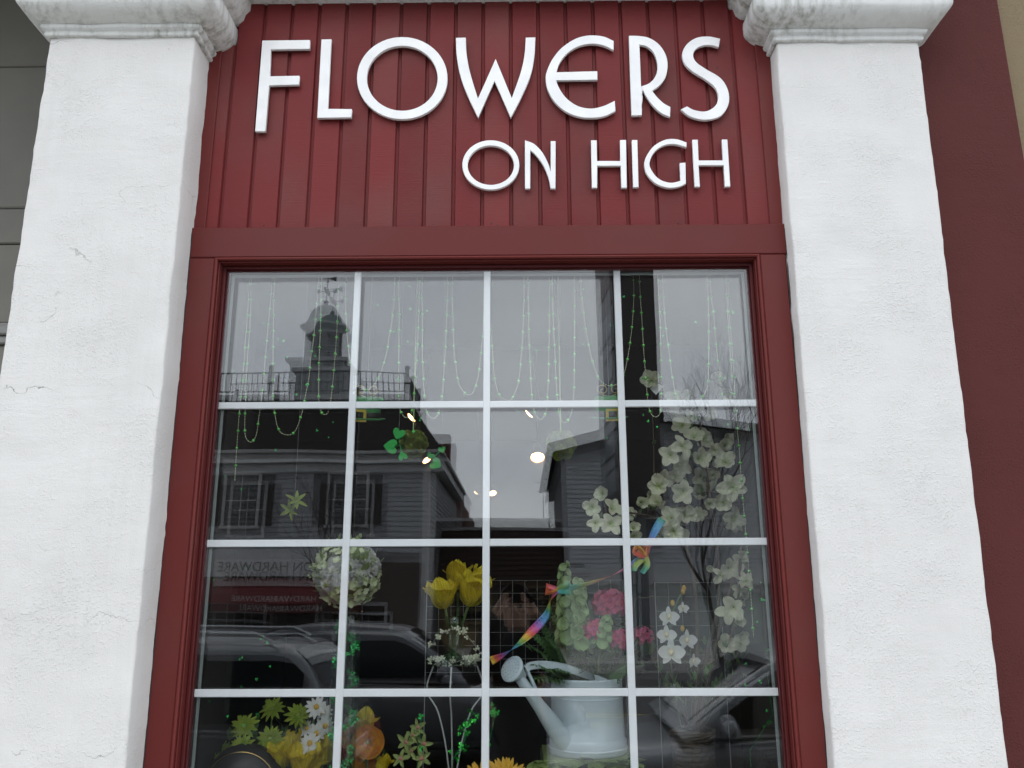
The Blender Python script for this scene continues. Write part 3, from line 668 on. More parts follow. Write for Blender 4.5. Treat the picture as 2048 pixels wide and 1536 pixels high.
# sign board with lettering, awning
sa, sb = RF(395, 1100, 26), RF(668, 1152, 26)
sgn = MB().box(sa.x-.6, sb.x+.4, YB+.03, YB+.12, sb.z, sa.z).build('sign_board', trimw, hw)
blk = mat('black_lettering', (.03, .03, .03), .6)
tc_ = RF(550, 1134, 26); tm = text_mesh('lettering', 'STON', .40, .03, blk); tm2 = text_mesh('lettering', 'HARDWARE', .40, .03, blk)
R180 = Matrix.Rotation(math.pi, 4, 'Z')
def put(me, loc, par, M=R180, name='lettering'):
    return node(name, par, Matrix.Translation(Vector(loc)) @ M, me)
put(tm, (tc_.x+1.12, YB+.14, tc_.z), sgn); put(tm2, (tc_.x-.62, YB+.14, tc_.z), sgn)
aw0 = RF(400, 1155, 26).z
aw = MB().add([(XL+.3, YB+.02, aw0), (-4.9, YB+.02, aw0), (-4.9, YB+1.2, aw0-.5), (XL+.3, YB+1.2, aw0-.5), (XL+.3, YB+1.2, aw0-.75), (-4.9, YB+1.2, aw0-.75), (XL+.3, YB+.02, aw0-.75), (-4.9, YB+.02, aw0-.75)],
              [(1, 0, 3, 2), (2, 3, 4, 5), (1, 2, 5, 7), (0, 6, 4, 3)]).build('awning', awnr, hw)
awt = mat('awning_lettering', (.5, .45, .45), .8)
for xp in (515, 590): put(text_mesh('lettering', 'HARDWARE', .24, .01, awt), (RF(xp, 1190, 25).x, YB+1.21, aw0-.63), aw)
# ground-floor shop windows
for xa_, xb_ in ((-15.5, -12.6), (-12.3, -9.6), (-9.3, -7.6), (-6.0, -4.0)): window(hw, xa_, xb_, .7, aw0-.8, YB-.0, False, (3, 3), siding_w)
MB().box(XL, XR-.25, YB-.01, YB+.014, .6, 2.949).build('shop_wall', mat('brown_shopfront', (.05, .035, .03), .7, var=.2), hw)
dr = MB().box(-7.3, -6.35, YB+.015, YB+.06, .02, 1.9).build('door', shut, hw); MB().box(-7.25, -7.18, YB+.061, YB+.10, .9, 1.1).build('handle', iron, dr)
ch = MB().box(-3.9, -2.9, YB-9.5, YB-8.6, ZE, 8.2).build('chimney', brickm, hw)
# brick stub behind the corner
bs = thing('brick_building', 'dark brick building glimpsed behind the hardware store corner', 'building', (-2, YB-16, 0))
bz = RF(905, 962, 41); bz2 = RF(920, 1000, 41)
MB().box(-9, bz.x+.1, YB-22, YB-15, 0, bz.z+.3).build('wall', brickm, bs); MB().box(bz.x+.101, bz2.x, YB-22, YB-15, 0, bz2.z).build('lean_to', brickm, bs)

# ---- low shop with brown mansard roof
ym = -25.47
ms = thing('low_shop', 'low tan clapboard shop with a brown shingled mansard roof', 'building', (-.8, ym-4, 0))
tl, tr_, bl, br = RF(820, 1044, 28), RF(1142, 1046, 28), RF(790, 1160, 27.3), RF(1178, 1160, 27.3)
b = clap(MB(), -2.55, 1.35, 0, bl.z, ym); b.box(-2.55, 1.35, ym-7, ym-.02, 0, bl.z); b.build('wall', siding_t, ms)
m = MB(); NC = 12
A, B_, T0, T1 = Vector((bl.x, ym+.62, bl.z)), Vector((br.x, ym+.62, bl.z)), Vector((tl.x, ym-.02, tl.z)), Vector((tr_.x, ym-.02, tl.z))
for k in range(NC):
    t0, t1 = k/NC, (k+1)/NC; o_ = Vector((0, .035, 0))
    m.add([A.lerp(T0, t0)+o_, B_.lerp(T1, t0)+o_, B_.lerp(T1, t1)+o_*.1, A.lerp(T0, t1)+o_*.1, A.lerp(T0, t0)-o_*.3, B_.lerp(T1, t0)-o_*.3], [(1, 0, 3, 2), (0, 1, 5, 4)])
m.add([A, T0, T0+Vector((0, -7, 0)), A+Vector((0, -7, 0)), B_, T1, T1+Vector((0, -7, 0)), B_+Vector((0, -7, 0))], [(0, 1, 2, 3), (5, 4, 7, 6), (1, 5, 6, 2), (0, 3, 7, 4)])
m.build('roof', shingle2, ms)
MB().box(tl.x-.1, tr_.x+.1, ym-.12, ym+.12, tl.z, tl.z+.10).build('roof_cap', trimw, ms)
for xa_, xb_ in ((-2.2, -1.1), (.2, 1.1)): window(ms, xa_, xb_, .8, bl.z-.25, ym, False, (3, 3), siding_t)
dr = MB().box(-.8, 0, ym+.02, ym+.07, .02, 2.0).build('door', shut, ms); MB().box(-.12, -.06, ym+.071, ym+.11, .9, 1.1).build('handle', iron, dr)

# ---- grey gabled building on the right
yr = -25.0
gb = thing('gabled_building', 'grey clapboard building with low gable and pale ground floor', 'building', (7, yr-6, 0))
ge0, gpk, ge1 = RF(1102, 892, 27.5), RF(1322, 846, 27.5), RF(1570, 890, 27.5)
xg0, xg1, zg, zp, xp_ = 1.5, 11.6, ge0.z-.1, gpk.z, gpk.x
b = clap(MB(), xg0, xg1, 2.5, zg, yr, .15)
k = zg
while k < zp-.02:
    t = (k-zg)/(zp-zg); b.add([(xg0+(xp_-xg0)*t, yr+.018, k), (xg1+(xp_-xg1)*t, yr+.018, k), (xg1+(xp_-xg1)*min(1, t+.15/(zp-zg)), yr, min(k+.15, zp)), (xg0+(xp_-xg0)*min(1, t+.15/(zp-zg)), yr, min(k+.15, zp))], [(1, 0, 3, 2)]); k += .15
clap_side(b, yr-12, yr, 0, zg, xg0, -1, .15); b.box(xg0+.02, xg1, yr-12, yr-.02, 0, zg); b.build('wall', siding_g, gb)
m = MB()
for (xa_, za_), (xb_, zb_) in (((xg0-.45, zg-.05), (xp_, zp+.12)), ((xp_, zp+.12), (xg1+.45, zg-.05))):
    m.add([(xa_, yr+.5, za_), (xb_, yr+.5, zb_), (xb_, yr-12.3, zb_), (xa_, yr-12.3, za_), (xa_, yr+.5, za_+.16), (xb_, yr+.5, zb_+.16), (xb_, yr-12.3, zb_+.16), (xa_, yr-12.3, za_+.16)],
          [(0, 1, 2, 3), (7, 6, 5, 4), (0, 4, 5, 1), (2, 6, 7, 3), (1, 5, 6, 2), (0, 3, 7, 4)])
rfo = m.build('roof', shingle, gb)
m = MB(); ax = ge0.x-.25
m.tube([(ax, yr-1, zg-3), (ax, yr-1, zg-.7)], .02, 4).tube([(ax-.35, yr-1, zg-1), (ax+.3, yr-1, zg-1)], .012, 4).tube([(ax-.25, yr-1, zg-1.3), (ax+.2, yr-1, zg-1.3)], .012, 4).tube([(ax, yr-1, zg-2.6), (xg0, yr-1, zg-2.6)], .02, 4)
m.build('antenna', iron, gb)
palew = mat('pale_shopfront', (.50, .54, .53), .7, var=.08, vscale=2)
MB().box(xg0-.05, xg1, yr+.02, yr+.45, 1.95, 2.499).build('fascia', trimw, gb)
MB().box(xg0, xg1, yr-.01, yr+.06, 0, 1.949).build('shopfront_wall', palew, gb)
for k in range(9): 
    xx = xg0+.25+k*1.2; MB().box(xx, xx+.22, yr+.061, yr+.16, 0, 1.949).build('pilaster', trimw, gb)
for k in (5, 6): window(gb, xg0+.65+k*1.2, xg0+1.3+k*1.2, .5, 1.75, yr+.062, False, (1, 2))
for xa_ in (3.6, 8.3): window(gb, xa_, xa_+.95, 3.4, 4.8, yr+.02, False)

# ---- pylon sign
brown = mat('sign_cabinet_brown', (.030, .022, .020), .6, var=.15, vscale=3)
sp_a = mat('sign_panel_maroon', (.09, .04, .045), .45, var=.1); sp_b = mat('sign_panel_grey', (.12, .13, .145), .35, var=.15)
f0, f1 = RF(1236, 1000, 22.2), RF(1326, 1000, 22.2); bk = RF(1203, 1000, 24.9)
py = thing('pylon_sign', 'tall dark brown pylon sign with stacked panels on its side', 'sign', ((f0.x+f1.x)/2, f0.y-1.2, 0))
ztop, zbot = 12.4, f0.z-.1
ca = [Vector((f0.x, f0.y, 0)), Vector((f1.x, f1.y, 0)), Vector((f1.x+(bk.x-f0.x), bk.y, 0)), Vector((bk.x, bk.y, 0))]
m = MB(); m.add([p+Vector((0, 0, zbot)) for p in ca]+[p+Vector((0, 0, ztop)) for p in ca], [(0, 1, 2, 3), (7, 6, 5, 4), (1, 0, 4, 5), (2, 1, 5, 6), (3, 2, 6, 7), (0, 3, 7, 4)]); m.build('cabinet', brown, py)
hts = [4.3, 5.35, 6.4, 7.45, 8.75, 10.2, 12.2]
dd = (ca[3]-ca[0]); nn = Vector((0, 0, 1)).cross(dd).normalized(); nn = nn if nn.x < 0 else -nn
for k in range(len(hts)-1):
    p0, p1 = ca[0].lerp(ca[3], .06)+nn*.03, ca[0].lerp(ca[3], .94)+nn*.03
    z0_, z1_ = hts[k]+.06, hts[k+1]-.06
    m = MB().add([p0+Vector((0, 0, z0_)), p1+Vector((0, 0, z0_)), p1+Vector((0, 0, z1_)), p0+Vector((0, 0, z1_)), p0-nn*.04+Vector((0, 0, z0_)), p1-nn*.04+Vector((0, 0, z0_)), p1-nn*.04+Vector((0, 0, z1_)), p0-nn*.04+Vector((0, 0, z1_))], [(0, 1, 2, 3), (0, 4, 5, 1), (3, 2, 6, 7), (0, 3, 7, 4), (1, 5, 6, 2)])
    m.build('sign_panel', sp_a if k == 5 else sp_b, py)
for k in (0, 1): 
    c_ = (ca[0]+ca[1])/2 if k == 0 else (ca[2]+ca[3])/2; off = (-.4 if k == 0 else .4)
    MB().box(c_.x-.15, c_.x+.15, c_.y+off-.15, c_.y+off+.15, 0, zbot+.05).build('post', iron, py)

# ---- bare street trees
bark = mat('bare_bark', (.045, .038, .034), .9, var=.3, vscale=10, bump=.4, bscale=30)
def bare_tree(base, h, spread, label, sd, trunk_h, levels=6, r=.07):
    rnd = random.Random(sd); t = thing('street_tree', label, 'tree', base)
    tr = MB(); tw = MB()
    def grow(p, d, ln, rr, lev):
        pts = [p]; cur = p; dd = d.copy()
        for k in range(3):
            dd = (dd+Vector((rnd.uniform(-.12, .12), rnd.uniform(-.12, .12), .10 if lev else .02))).normalized(); cur = cur+dd*ln/3; pts.append(cur)
        (tr if lev < 2 else tw).tube(pts, [rr, rr*.88, rr*.76, rr*.62], 5 if lev < 3 else 3, False)
        if lev >= levels: return
        nchild = 4 if lev == 0 else rnd.choice((2, 3, 3))
        for i in range(nchild):
            q_ = pts[3] if i < 2 else pts[rnd.choice((1, 2))]
            a = rnd.uniform(0, 6.283); el = spread*rnd.uniform(.55, 1.15)
            o_ = dd.orthogonal().normalized(); o_ = Matrix.Rotation(a, 3, dd) @ o_
            nd = (dd*math.cos(el)+o_*math.sin(el)).normalized()
            grow(q_, nd, ln*rnd.uniform(.66, .86) if lev else h*.24, rr*.6, lev+1)
    grow(Vector(base), Vector((0, 0, 1)), trunk_h, r, 0)
    tr.build('trunk', bark, t); tag(tw.build('crown', bark, t), kind='stuff'); return t
t1 = RF(1425, 1180, 23.2); t2 = RF(648, 1180, 22.4)
bare_tree((t1.x, t1.y, 0), 7.6, .50, 'bare slender street tree beside the pylon sign', 3, 2.6, 6, .09)
bare_tree((t2.x, t2.y, 0), 4.6, .62, 'small bare street tree in front of the hardware store', 9, 1.9, 6, .06)

# ---- cars
tyre = mat('tyre_rubber', (.02, .02, .02), .85); rimm = mat('wheel_alloy', (.45, .46, .47), .35, metal=.9, var=.05)
cglass = mat('car_glass', (.012, .014, .016), .06, var=0, spec=.6); plastic = mat('black_plastic', (.02, .02, .022), .5)
lamp_c = mat('headlamp_lens', (.55, .57, .6), .12, var=.05); lamp_r = mat('taillamp_lens', (.25, .01, .01), .15, var=.05)
def car(label, loc, flip, paint, L, W_, H, suv=False, rack=False, group='cars parked and standing in the street'):
    M = Matrix.Translation(Vector(loc)) @ (Matrix.Rotation(math.pi, 4, 'Z') if flip else Matrix.Identity(4))
    t = tag(node('parked_car', None, M), label, 'car', group)
    def lb(mb, name, m, par=None, smooth=False):
        par = par or t; return node(name, par, M, mb.mesh(name, m, smooth))
    hl, hw_ = L/2, W_/2; zb, zs = .22, H*.615
    # body stations: x, belt height, half width, underside
    if suv: st = [(-hl, zs*.72, .80, .42), (-hl+.06, zs*.93, .90, .34), (-hl+.35, zs*1.0, .975, .26), (-.8, zs, 1, .22), (.3, zs*.985, 1, .22), (hl*.42, zs*.965, .99, .22), (hl*.78, zs*.90, .965, .22), (hl-.18, zs*.80, .90, .24), (hl-.03, zs*.66, .80, .3), (hl, zs*.52, .72, .36)]
    else: st = [(-hl, zs*.66, .72, .4), (-hl+.05, zs*.90, .84, .32), (-hl+.35, zs*.98, .94, .25), (-.9, zs*1.0, 1, .2), (.3, zs*.975, 1, .2), (hl*.38, zs*.93, .99, .2), (hl*.72, zs*.84, .96, .2), (hl-.2, zs*.74, .88, .22), (hl-.04, zs*.62, .76, .28), (hl, zs*.50, .66, .34)]
    st2 = []
    for i in range(len(st)-1):
        for k in range(4): st2.append(tuple(st[i][j]+(st[i+1][j]-st[i][j])*k/4 for j in range(4)))
    st2.append(st[-1])
    mb = MB(); sec = []
    def section(x, z, f, zu):
        h = hw_*f; ch = [(0, zu), (h*.80, zu), (h*.95, zu+.07), (h*.985, zu+.2), (h, z*.62), (h*.985, z*.80), (h*.955, z-.10), (h*.93, z-.03), (h*.86, z+.005), (h*.6, z+.022), (0, z+.035)]
        return [Vector((x, y, zz)) for y, zz in ch]+[Vector((x, -y, zz)) for y, zz in ch[-2:0:-1]]
    n = len(section(*st2[0]))
    for s_ in st2: mb.v += section(*s_)
    for i in range(len(st2)-1):
        for k in range(n): mb.f.append((i*n+k, i*n+(k+1) % n, (i+1)*n+(k+1) % n, (i+1)*n+k))
    mb.f.append(tuple(range(n))[::-1]); mb.f.append(tuple((len(st2)-1)*n+k for k in range(n)))
    body = lb(mb, 'body', paint, None, True)
    # greenhouse
    if suv: gs = [(-hl+.10, .0), (-hl+.22, .45), (-hl+.42, .90), (-hl+.75, .985), (-.6, 1), (.1, .985), (.38, .90), (.75, .52), (1.15, .0)]
    else: gs = [(-hl+.42, .0), (-hl+.75, .42), (-hl+1.15, .84), (-hl+1.5, .965), (-.45, 1), (.0, .98), (.28, .90), (.68, .50), (1.10, .0)]
    gz = lambda t_: zs+.0+(H-zs)*t_
    gy = lambda t_: hw_*(.90-.20*t_)
    gpts = smooth_loop([Vector((x, 0, t_)) for x, t_ in gs], False, 60, 5)
    mb = MB(); ng = 9
    for p in gpts:
        t_ = min(1, max(0, p.z)); rowz = gz(t_)
        mb.v += [Vector((p.x, gy(0), zs-.02)), Vector((p.x, gy(t_*.5), zs+(rowz-zs)*.5)), Vector((p.x, gy(t_), max(rowz-.03, zs-.02))), Vector((p.x, gy(t_)*.93, rowz)), Vector((p.x, 0, rowz+.02*t_)),
                 Vector((p.x, -gy(t_)*.93, rowz)), Vector((p.x, -gy(t_), max(rowz-.03, zs-.02))), Vector((p.x, -gy(t_*.5), zs+(rowz-zs)*.5)), Vector((p.x, -gy(0), zs-.02))]
    for i in range(len(gpts)-1):
        for k in range(ng-1): mb.f.append((i*ng+k, (i+1)*ng+k, (i+1)*ng+k+1, i*ng+k+1))
    lb(mb, 'roof', paint, None, True)
    # windows
    def top_at(x):
        for a, c in zip(gpts[:-1], gpts[1:]):
            if a.x <= x <= c.x: return a.z+(c.z-a.z)*(x-a.x)/max(1e-6, c.x-a.x)
        return 0
    xs0 = gs[1][0]+.10; xs1 = gs[-2][0]+.12
    segs = [(xs0, -1.02), (-.98, -.12), (-.07, xs1)] if suv else [(gs[1][0]+.35, -.62), (-.56, .12), (.17, xs1)] if False else [(gs[2][0]-.12, -.50), (-.44, xs1)]
    for sy in (-1, 1):
        for a, c in segs:
            lo_, hi_ = [], []
            for k in range(9):
                x = a+(c-a)*k/8; tt = max(.06, min(.86, top_at(x)-.10)); lo_.append(Vector((x, sy*(gy(.03)+.004), gz(.05)))); hi_.append(Vector((x, sy*(gy(tt)+.006), gz(tt))))
            m = MB(); m.v = lo_+hi_; m.f = [(k, k+1, 10+k, 9+k) if sy < 0 else (k+1, k, 9+k, 10+k) for k in range(8)]; lb(m, 'side_window', cglass)
    def cross(g0, g1, name):
        m = MB(); pts = [p for p in gpts if min(g0, g1) <= p.x <= max(g0, g1)]
        for p in pts:
            t_ = max(0, p.z); m.v += [Vector((p.x, y*gy(t_)*.86, gz(t_)+.012+.012*(1-y*y))) for y in (-1, -.5, 0, .5, 1)]
        for i in range(len(pts)-1):
            for k in range(4): m.f.append((i*5+k, (i+1)*5+k, (i+1)*5+k+1, i*5+k+1))
        if len(pts) > 1: lb(m, name, cglass, None, True)
    cross(gs[-3][0]+.03, gs[-1][0]-.05, 'windscreen'); cross(gs[0][0]+.06, gs[2][0]+.02, 'rear_window')
    # wheels
    for x in (-hl*.60, hl*.62):
        for sy in (-1, 1):
            Mr = Matrix.Rotation(math.pi/2*sy, 4, 'X'); c_ = Vector((x, sy*(hw_-.10), .33))
            arch = MB().lathe([(0.001, .111), (.40, .111), (.41, .09)], c_, 28, Mr); lb(arch, 'wheel_arch', plastic)
            wh = lb(MB().lathe([(.20, .115), (.29, .13), (.325, .12), (.33, .06), (.33, -.06), (.32, -.08)], c_, 28, Mr), 'wheel', tyre, None, True)
            m = MB().lathe([(.20, .118), (.205, .10), (.17, .085), (.02, .095), (.001, .095)], c_, 24, Mr)
            for k in range(5):
                a = k*2*math.pi/5; d = Vector((math.cos(a), 0, math.sin(a))); e = Vector((-math.sin(a), 0, math.cos(a))); yo = Vector((0, -sy*-.0, 0))
                f_ = c_+Vector((0, sy*-.0, 0)); oo = Mr @ Vector((0, 0, .122))
                m.add([f_+oo+e*.03, f_+oo-e*.03, f_+oo+d*.2-e*.02, f_+oo+d*.2+e*.02], [(0, 1, 2, 3)])
            lb(m, 'rim', rimm, wh)
    for sy in (-1, 1):
        lb(MB().sphere((hl-.14, sy*hw_*.66, zs*.62), .13, 10, 6, (.7, 1.2, .6)), 'headlight', lamp_c, None, True)
        lb(MB().sphere((-hl+.05, sy*hw_*.72, zs*.80), .12, 10, 6, (.5, .8, 1.0)), 'taillight', lamp_r, None, True)
        mm_ = MB().sphere((gs[-2][0]+.12, sy*(hw_+.10), zs+.07), .11, 12, 8, (.62, 1.0, .72)); mm_.tube([(gs[-2][0]+.12, sy*hw_*.9, zs+.01), (gs[-2][0]+.12, sy*(hw_+.08), zs+.04)], .025, 6); lb(mm_, 'wing_mirror', paint, None, True)
        for xd in ((-1.0, .05, 1.0) if suv else (-.75, .15, 1.05)): lb(MB().tube([(xd, sy*(hw_*.985+.003), .42), (xd, sy*(hw_+.003), zs*.62), (xd-.02, sy*(hw_*.97+.003), zs*.92)], .005, 4), 'door_seam', plastic)
        lb(MB().tube([(-hl+.5, sy*(hw_*.99), .30), (0, sy*(hw_*1.0), .27), (hl-.6, sy*(hw_*.985), .30)], .035, 5), 'sill_trim', plastic)
        for xh in (-.62, .35): lb(MB().box(xh, xh+.17, min(sy*hw_*.965, sy*(hw_*.99+.012)), max(sy*hw_*.965, sy*(hw_*.99+.012)), zs*.83, zs*.86), 'door_handle', paint)
        lb(MB().tube([(-hl+.5, sy*(hw_*.93), zs-.03), (-.5, sy*hw_*.945, zs+.0), (.9, sy*hw_*.94, zs-.02)], .012, 5), 'window_trim', rimm)
        if rack: lb(MB().tube([(-hl+.6, sy*gy(1)*.9, H+.0), (-hl+.75, sy*gy(1)*.9, H+.07), (0, sy*gy(1)*.9, H+.07), (.15, sy*gy(1)*.9, H)], .018, 6), 'roof_rail', rimm)
    lb(MB().box(hl-.03, hl+.02, -.26, .26, .42, .54), 'number_plate', trimw); lb(MB().box(-hl-.012, -hl+.03, -.26, .26, .62, .74), 'number_plate', trimw)
    lb(MB().box(hl-.10, hl+.03, -hw_*.7, hw_*.7, .28, .40), 'bumper', plastic); lb(MB().box(-hl-.03, -hl+.10, -hw_*.75, hw_*.75, .36, .52), 'bumper', plastic)
    return t
p_grey = mat('car_paint_grey', (.12, .125, .135), .36, metal=.5, var=.03, coat=.3); p_silver = mat('car_paint_silver', (.20, .21, .225), .36, metal=.6, var=.03, coat=.3); p_dark = mat('car_paint_charcoal', (.10, .106, .118), .34, metal=.4, var=.03, coat=.4)
ZR = -.15
car('charcoal estate car with roof rails parked at the kerb, rear end by the window', (-3.55, -4.75, ZR), True, p_grey, 4.7, 1.82, 1.50, True, True)
car('dark grey saloon standing in the road beyond the parked estate car', (-1.55, -7.95, ZR), False, p_dark, 4.75, 1.82, 1.52)
car('silver saloon parked at the kerb facing the charcoal estate car', (2.35, -4.72, ZR), True, p_silver, 4.6, 1.80, 1.44)

# ---- the photographer standing on the pavement
skinm = mat('skin', (.52, .33, .25), .5, var=.05); coatm = mat('black_coat', (.012, .012, .014), .85, var=.15, bump=.3, bscale=80); jeans = mat('dark_jeans', (.02, .022, .032), .9, var=.15); hairm = mat('brown_hair', (.055, .028, .015), .6, var=.2, stretch=(8, 8, 1)); shoem = mat('black_shoe', (.015, .015, .015), .5); phonem = mat('phone_black', (.02, .02, .022), .3)
def skinned(name, pts, edges, radii, m, parent, root=0, lev=1):
    me = bpy.data.meshes.new(name); inv = WM[parent.name].inverted() if parent else Matrix.Identity(4)
    me.from_pydata([tuple(inv @ Vector(p)) for p in pts], edges, []); me.materials.append(m); me.update()
    o = node(name, parent, WM[parent.name] if parent else None, me)
    sk = o.modifiers.new('skin', 'SKIN'); 
    if not me.skin_vertices: 
        bpy.context.view_layer.objects.active = o
    for i, r in enumerate(radii):
        sv = me.skin_vertices[0].data[i]; sv.radius = (r, r) if not isinstance(r, tuple) else r; sv.use_root = (i == root)
    sk.use_smooth_shade = True; ss = o.modifiers.new('sub', 'SUBSURF'); ss.levels = lev; ss.render_levels = lev
    return o
bx, by = .07, -2.93
per = thing('person', 'person in a black coat standing on the pavement holding up a phone', 'person', (bx, by, 0))
def bodypts():
    p = [(bx, by, .98), (bx, by-.01, 1.18), (bx, by-.01, 1.36), (bx, by, 1.47), (bx, by+.015, 1.55), (bx, by+.02, 1.62), (bx, by+.01, 1.70)]; r = [.15, .145, .165, .07, .075, .092, .075]
    e = [(i, i+1) for i in range(6)]
    for s in (-1, 1):
        k = len(p); p += [(bx+s*.18, by, 1.42), (bx+s*.27, by+.10, 1.20), (bx+s*.13, by+.27, 1.56), (bx+s*.085, by+.325, 1.655)]; r += [.065, .05, .036, .036]; e += [(2, k), (k, k+1), (k+1, k+2), (k+2, k+3)]
        hx, hy, hz = bx+s*.085, by+.325, 1.655
        for j in range(4):
            q0 = len(p); zz = 1.70-.012*j if False else 1.665+.012*j
            p += [(hx-s*.012, hy+.018, zz), (hx-s*.030, hy+.036, zz+.012), (hx-s*.052, hy+.036, zz+.016)]; r += [.010, .0085, .0075]; e += [(k+3, q0), (q0, q0+1), (q0+1, q0+2)]
        q0 = len(p); p += [(hx-s*.02, hy-.012, 1.672), (hx-s*.045, hy-.004, 1.690)]; r += [.011, .009]; e += [(k+3, q0), (q0, q0+1)]
        k2 = len(p); p += [(bx+s*.10, by, .90), (bx+s*.11, by+.01, .50), (bx+s*.115, by-.01, .10), (bx+s*.12, by+.12, .05)]; r += [.09, .062, .045, .04]; e += [(0, k2), (k2, k2+1), (k2+1, k2+2), (k2+2, k2+3)]
    return p, e, r
p_, e_, r_ = bodypts(); skinned('body', p_, e_, r_, skinm, per, 0, 2)
cpt = [(bx, by, .70), (bx, by, .98), (bx, by-.01, 1.18), (bx, by-.01, 1.36), (bx, by+.005, 1.475), (bx, by+.01, 1.535)]; crr = [.20, .185, .175, .195, .10, .088]; ce = [(0, 1), (1, 2), (2, 3), (3, 4), (4, 5)]
for s in (-1, 1):
    k = len(cpt); cpt += [(bx+s*.185, by, 1.415), (bx+s*.275, by+.10, 1.19), (bx+s*.10, by+.30, 1.625)]; crr += [.085, .075, .062]; ce += [(3, k), (k, k+1), (k+1, k+2)]
skinned('coat', cpt, ce, crr, coatm, per, 1, 2)
tp = [(bx, by, .90)]; tr2 = [.13]; te = []
for s in (-1, 1):
    k = len(tp); tp += [(bx+s*.10, by, .84), (bx+s*.112, by+.01, .48), (bx+s*.118, by-.01, .09)]; tr2 += [.10, .074, .062]; te += [(0, k), (k, k+1), (k+1, k+2)]
    MB().sphere((bx+s*.12, by+.07, .045), .1, 14, 8, (.46, 1.35, .45)).build('shoe', shoem, per, True)
skinned('trousers', tp, te, tr2, jeans, per, 0, 2)
hb = MB().grid(lambda u, v: (bx+.098*math.sin(math.pi*(.02+.98*u))*math.cos(math.pi*(v*1.3-1.15)), by-.005+.112*math.sin(math.pi*(.02+.98*u))*math.sin(math.pi*(v*1.3-1.15)), 1.655+.125*math.cos(math.pi*(.02+.80*u))), 12, 14)
hb.build('hair', hairm, per, True)
MB().sphere((bx, by+.112, 1.615), .018, 8, 6, (.8, 1.1, 1.3)).build('nose', skinm, per, True)
for s in (-1, 1): MB().sphere((bx+s*.034, by+.098, 1.640), .012, 8, 6).build('eye', shoem, per, True)
ph = thing('phone', 'black mobile phone held sideways in both hands', 'phone', (CAM.x, -2.570, 1.72))
MB().bbox(CAM.x-.075, CAM.x+.075, -2.578, -2.569, 1.66, 1.735, .003).build('phone_body', phonem, ph)
MB().box(CAM.x-.070, CAM.x+.070, -2.5795, -2.5781, 1.666, 1.729).build('phone_screen', cglass, ph)
# ================================================================== the window display
leafg = mat('leaf_green', (.11, .21, .055), .5, var=.25, vscale=12, trans=.25, hue=.02)
ferng = mat('fern_green', (.07, .16, .045), .55, var=.3, vscale=20, trans=.2)
limeg = petal_mat('lime_petal', (.36, .47, .07), (.19, .27, .03))
yellowp = petal_mat('yellow_petal', (.78, .62, .03), (.50, .44, .05), .42, vein=.32, hue=.008)
orangep = mat('orange_petal', (.72, .27, .03), .5, var=.15, vscale=14, trans=.25)
whitep = petal_mat('white_petal', (.85, .86, .84), (.70, .74, .56), vein=.07, hue=.003)
creamp = petal_mat('cream_green_petal', (.85, .87, .66), (.42, .54, .2))
pinkp = petal_mat('pink_petal', (.72, .12, .27), (.52, .05, .15))
palegp = mat('pale_green_bell', (.30, .43, .19), .4, var=.15, vscale=16, trans=.3)
roseg = mat('olive_rose_petal', (.20, .255, .035), .55, var=.18, vscale=20, trans=.2)
stemm = mat('stem_green', (.07, .13, .035), .6, var=.2)
twigm = mat('brown_twig', (.075, .05, .032), .8, var=.25, vscale=20)
ctr_y = mat('yellow_centre', (.55, .33, .03), .8, var=.25, vscale=90, bump=.5, bscale=300)
ctr_d = mat('dark_centre', (.06, .035, .012), .9, var=.3, vscale=90, bump=.6, bscale=300)
ctr_g = mat('green_centre', (.20, .27, .05), .8, var=.2)
foil = mat('green_foil', (.03, .50, .10), .15, metal=.55, var=.3, vscale=40, hue=.02)
bead_g = mat('green_bead', (.16, .62, .12), .10, metal=.3, var=.05, coat=1)
bead_s = mat('small_pale_bead', (.66, .76, .46), .12, metal=.0, var=.1, coat=1)
enamel = mat('pale_grey_enamel', (.46, .545, .58), .34, var=.07, vscale=7, coat=.15)
clearg = glass_mat('vase_glass', (.90, .95, .92), .05)
greeng = glass_mat('green_vase_glass', (.45, .72, .52), .06)
wirew = mat('white_wire', (.40, .41, .40), .4, var=.05)
wicker = mat('wicker', (.065, .05, .034), .75, var=.35, vscale=30)
darkpot = mat('black_iron_pot', (.012, .012, .012), .45, var=.1); brass = mat('brass_line', (.45, .32, .12), .3, metal=.9)
galv = mat('galvanised_metal', (.36, .37, .38), .45, metal=.6, var=.2, vscale=12)
felt = mat('green_felt', (.06, .27, .085), .85, var=.15, vscale=25, bump=.3, bscale=200); gold = mat('gold_buckle', (.62, .47, .08), .35, metal=.35, var=.05)
BED = .64
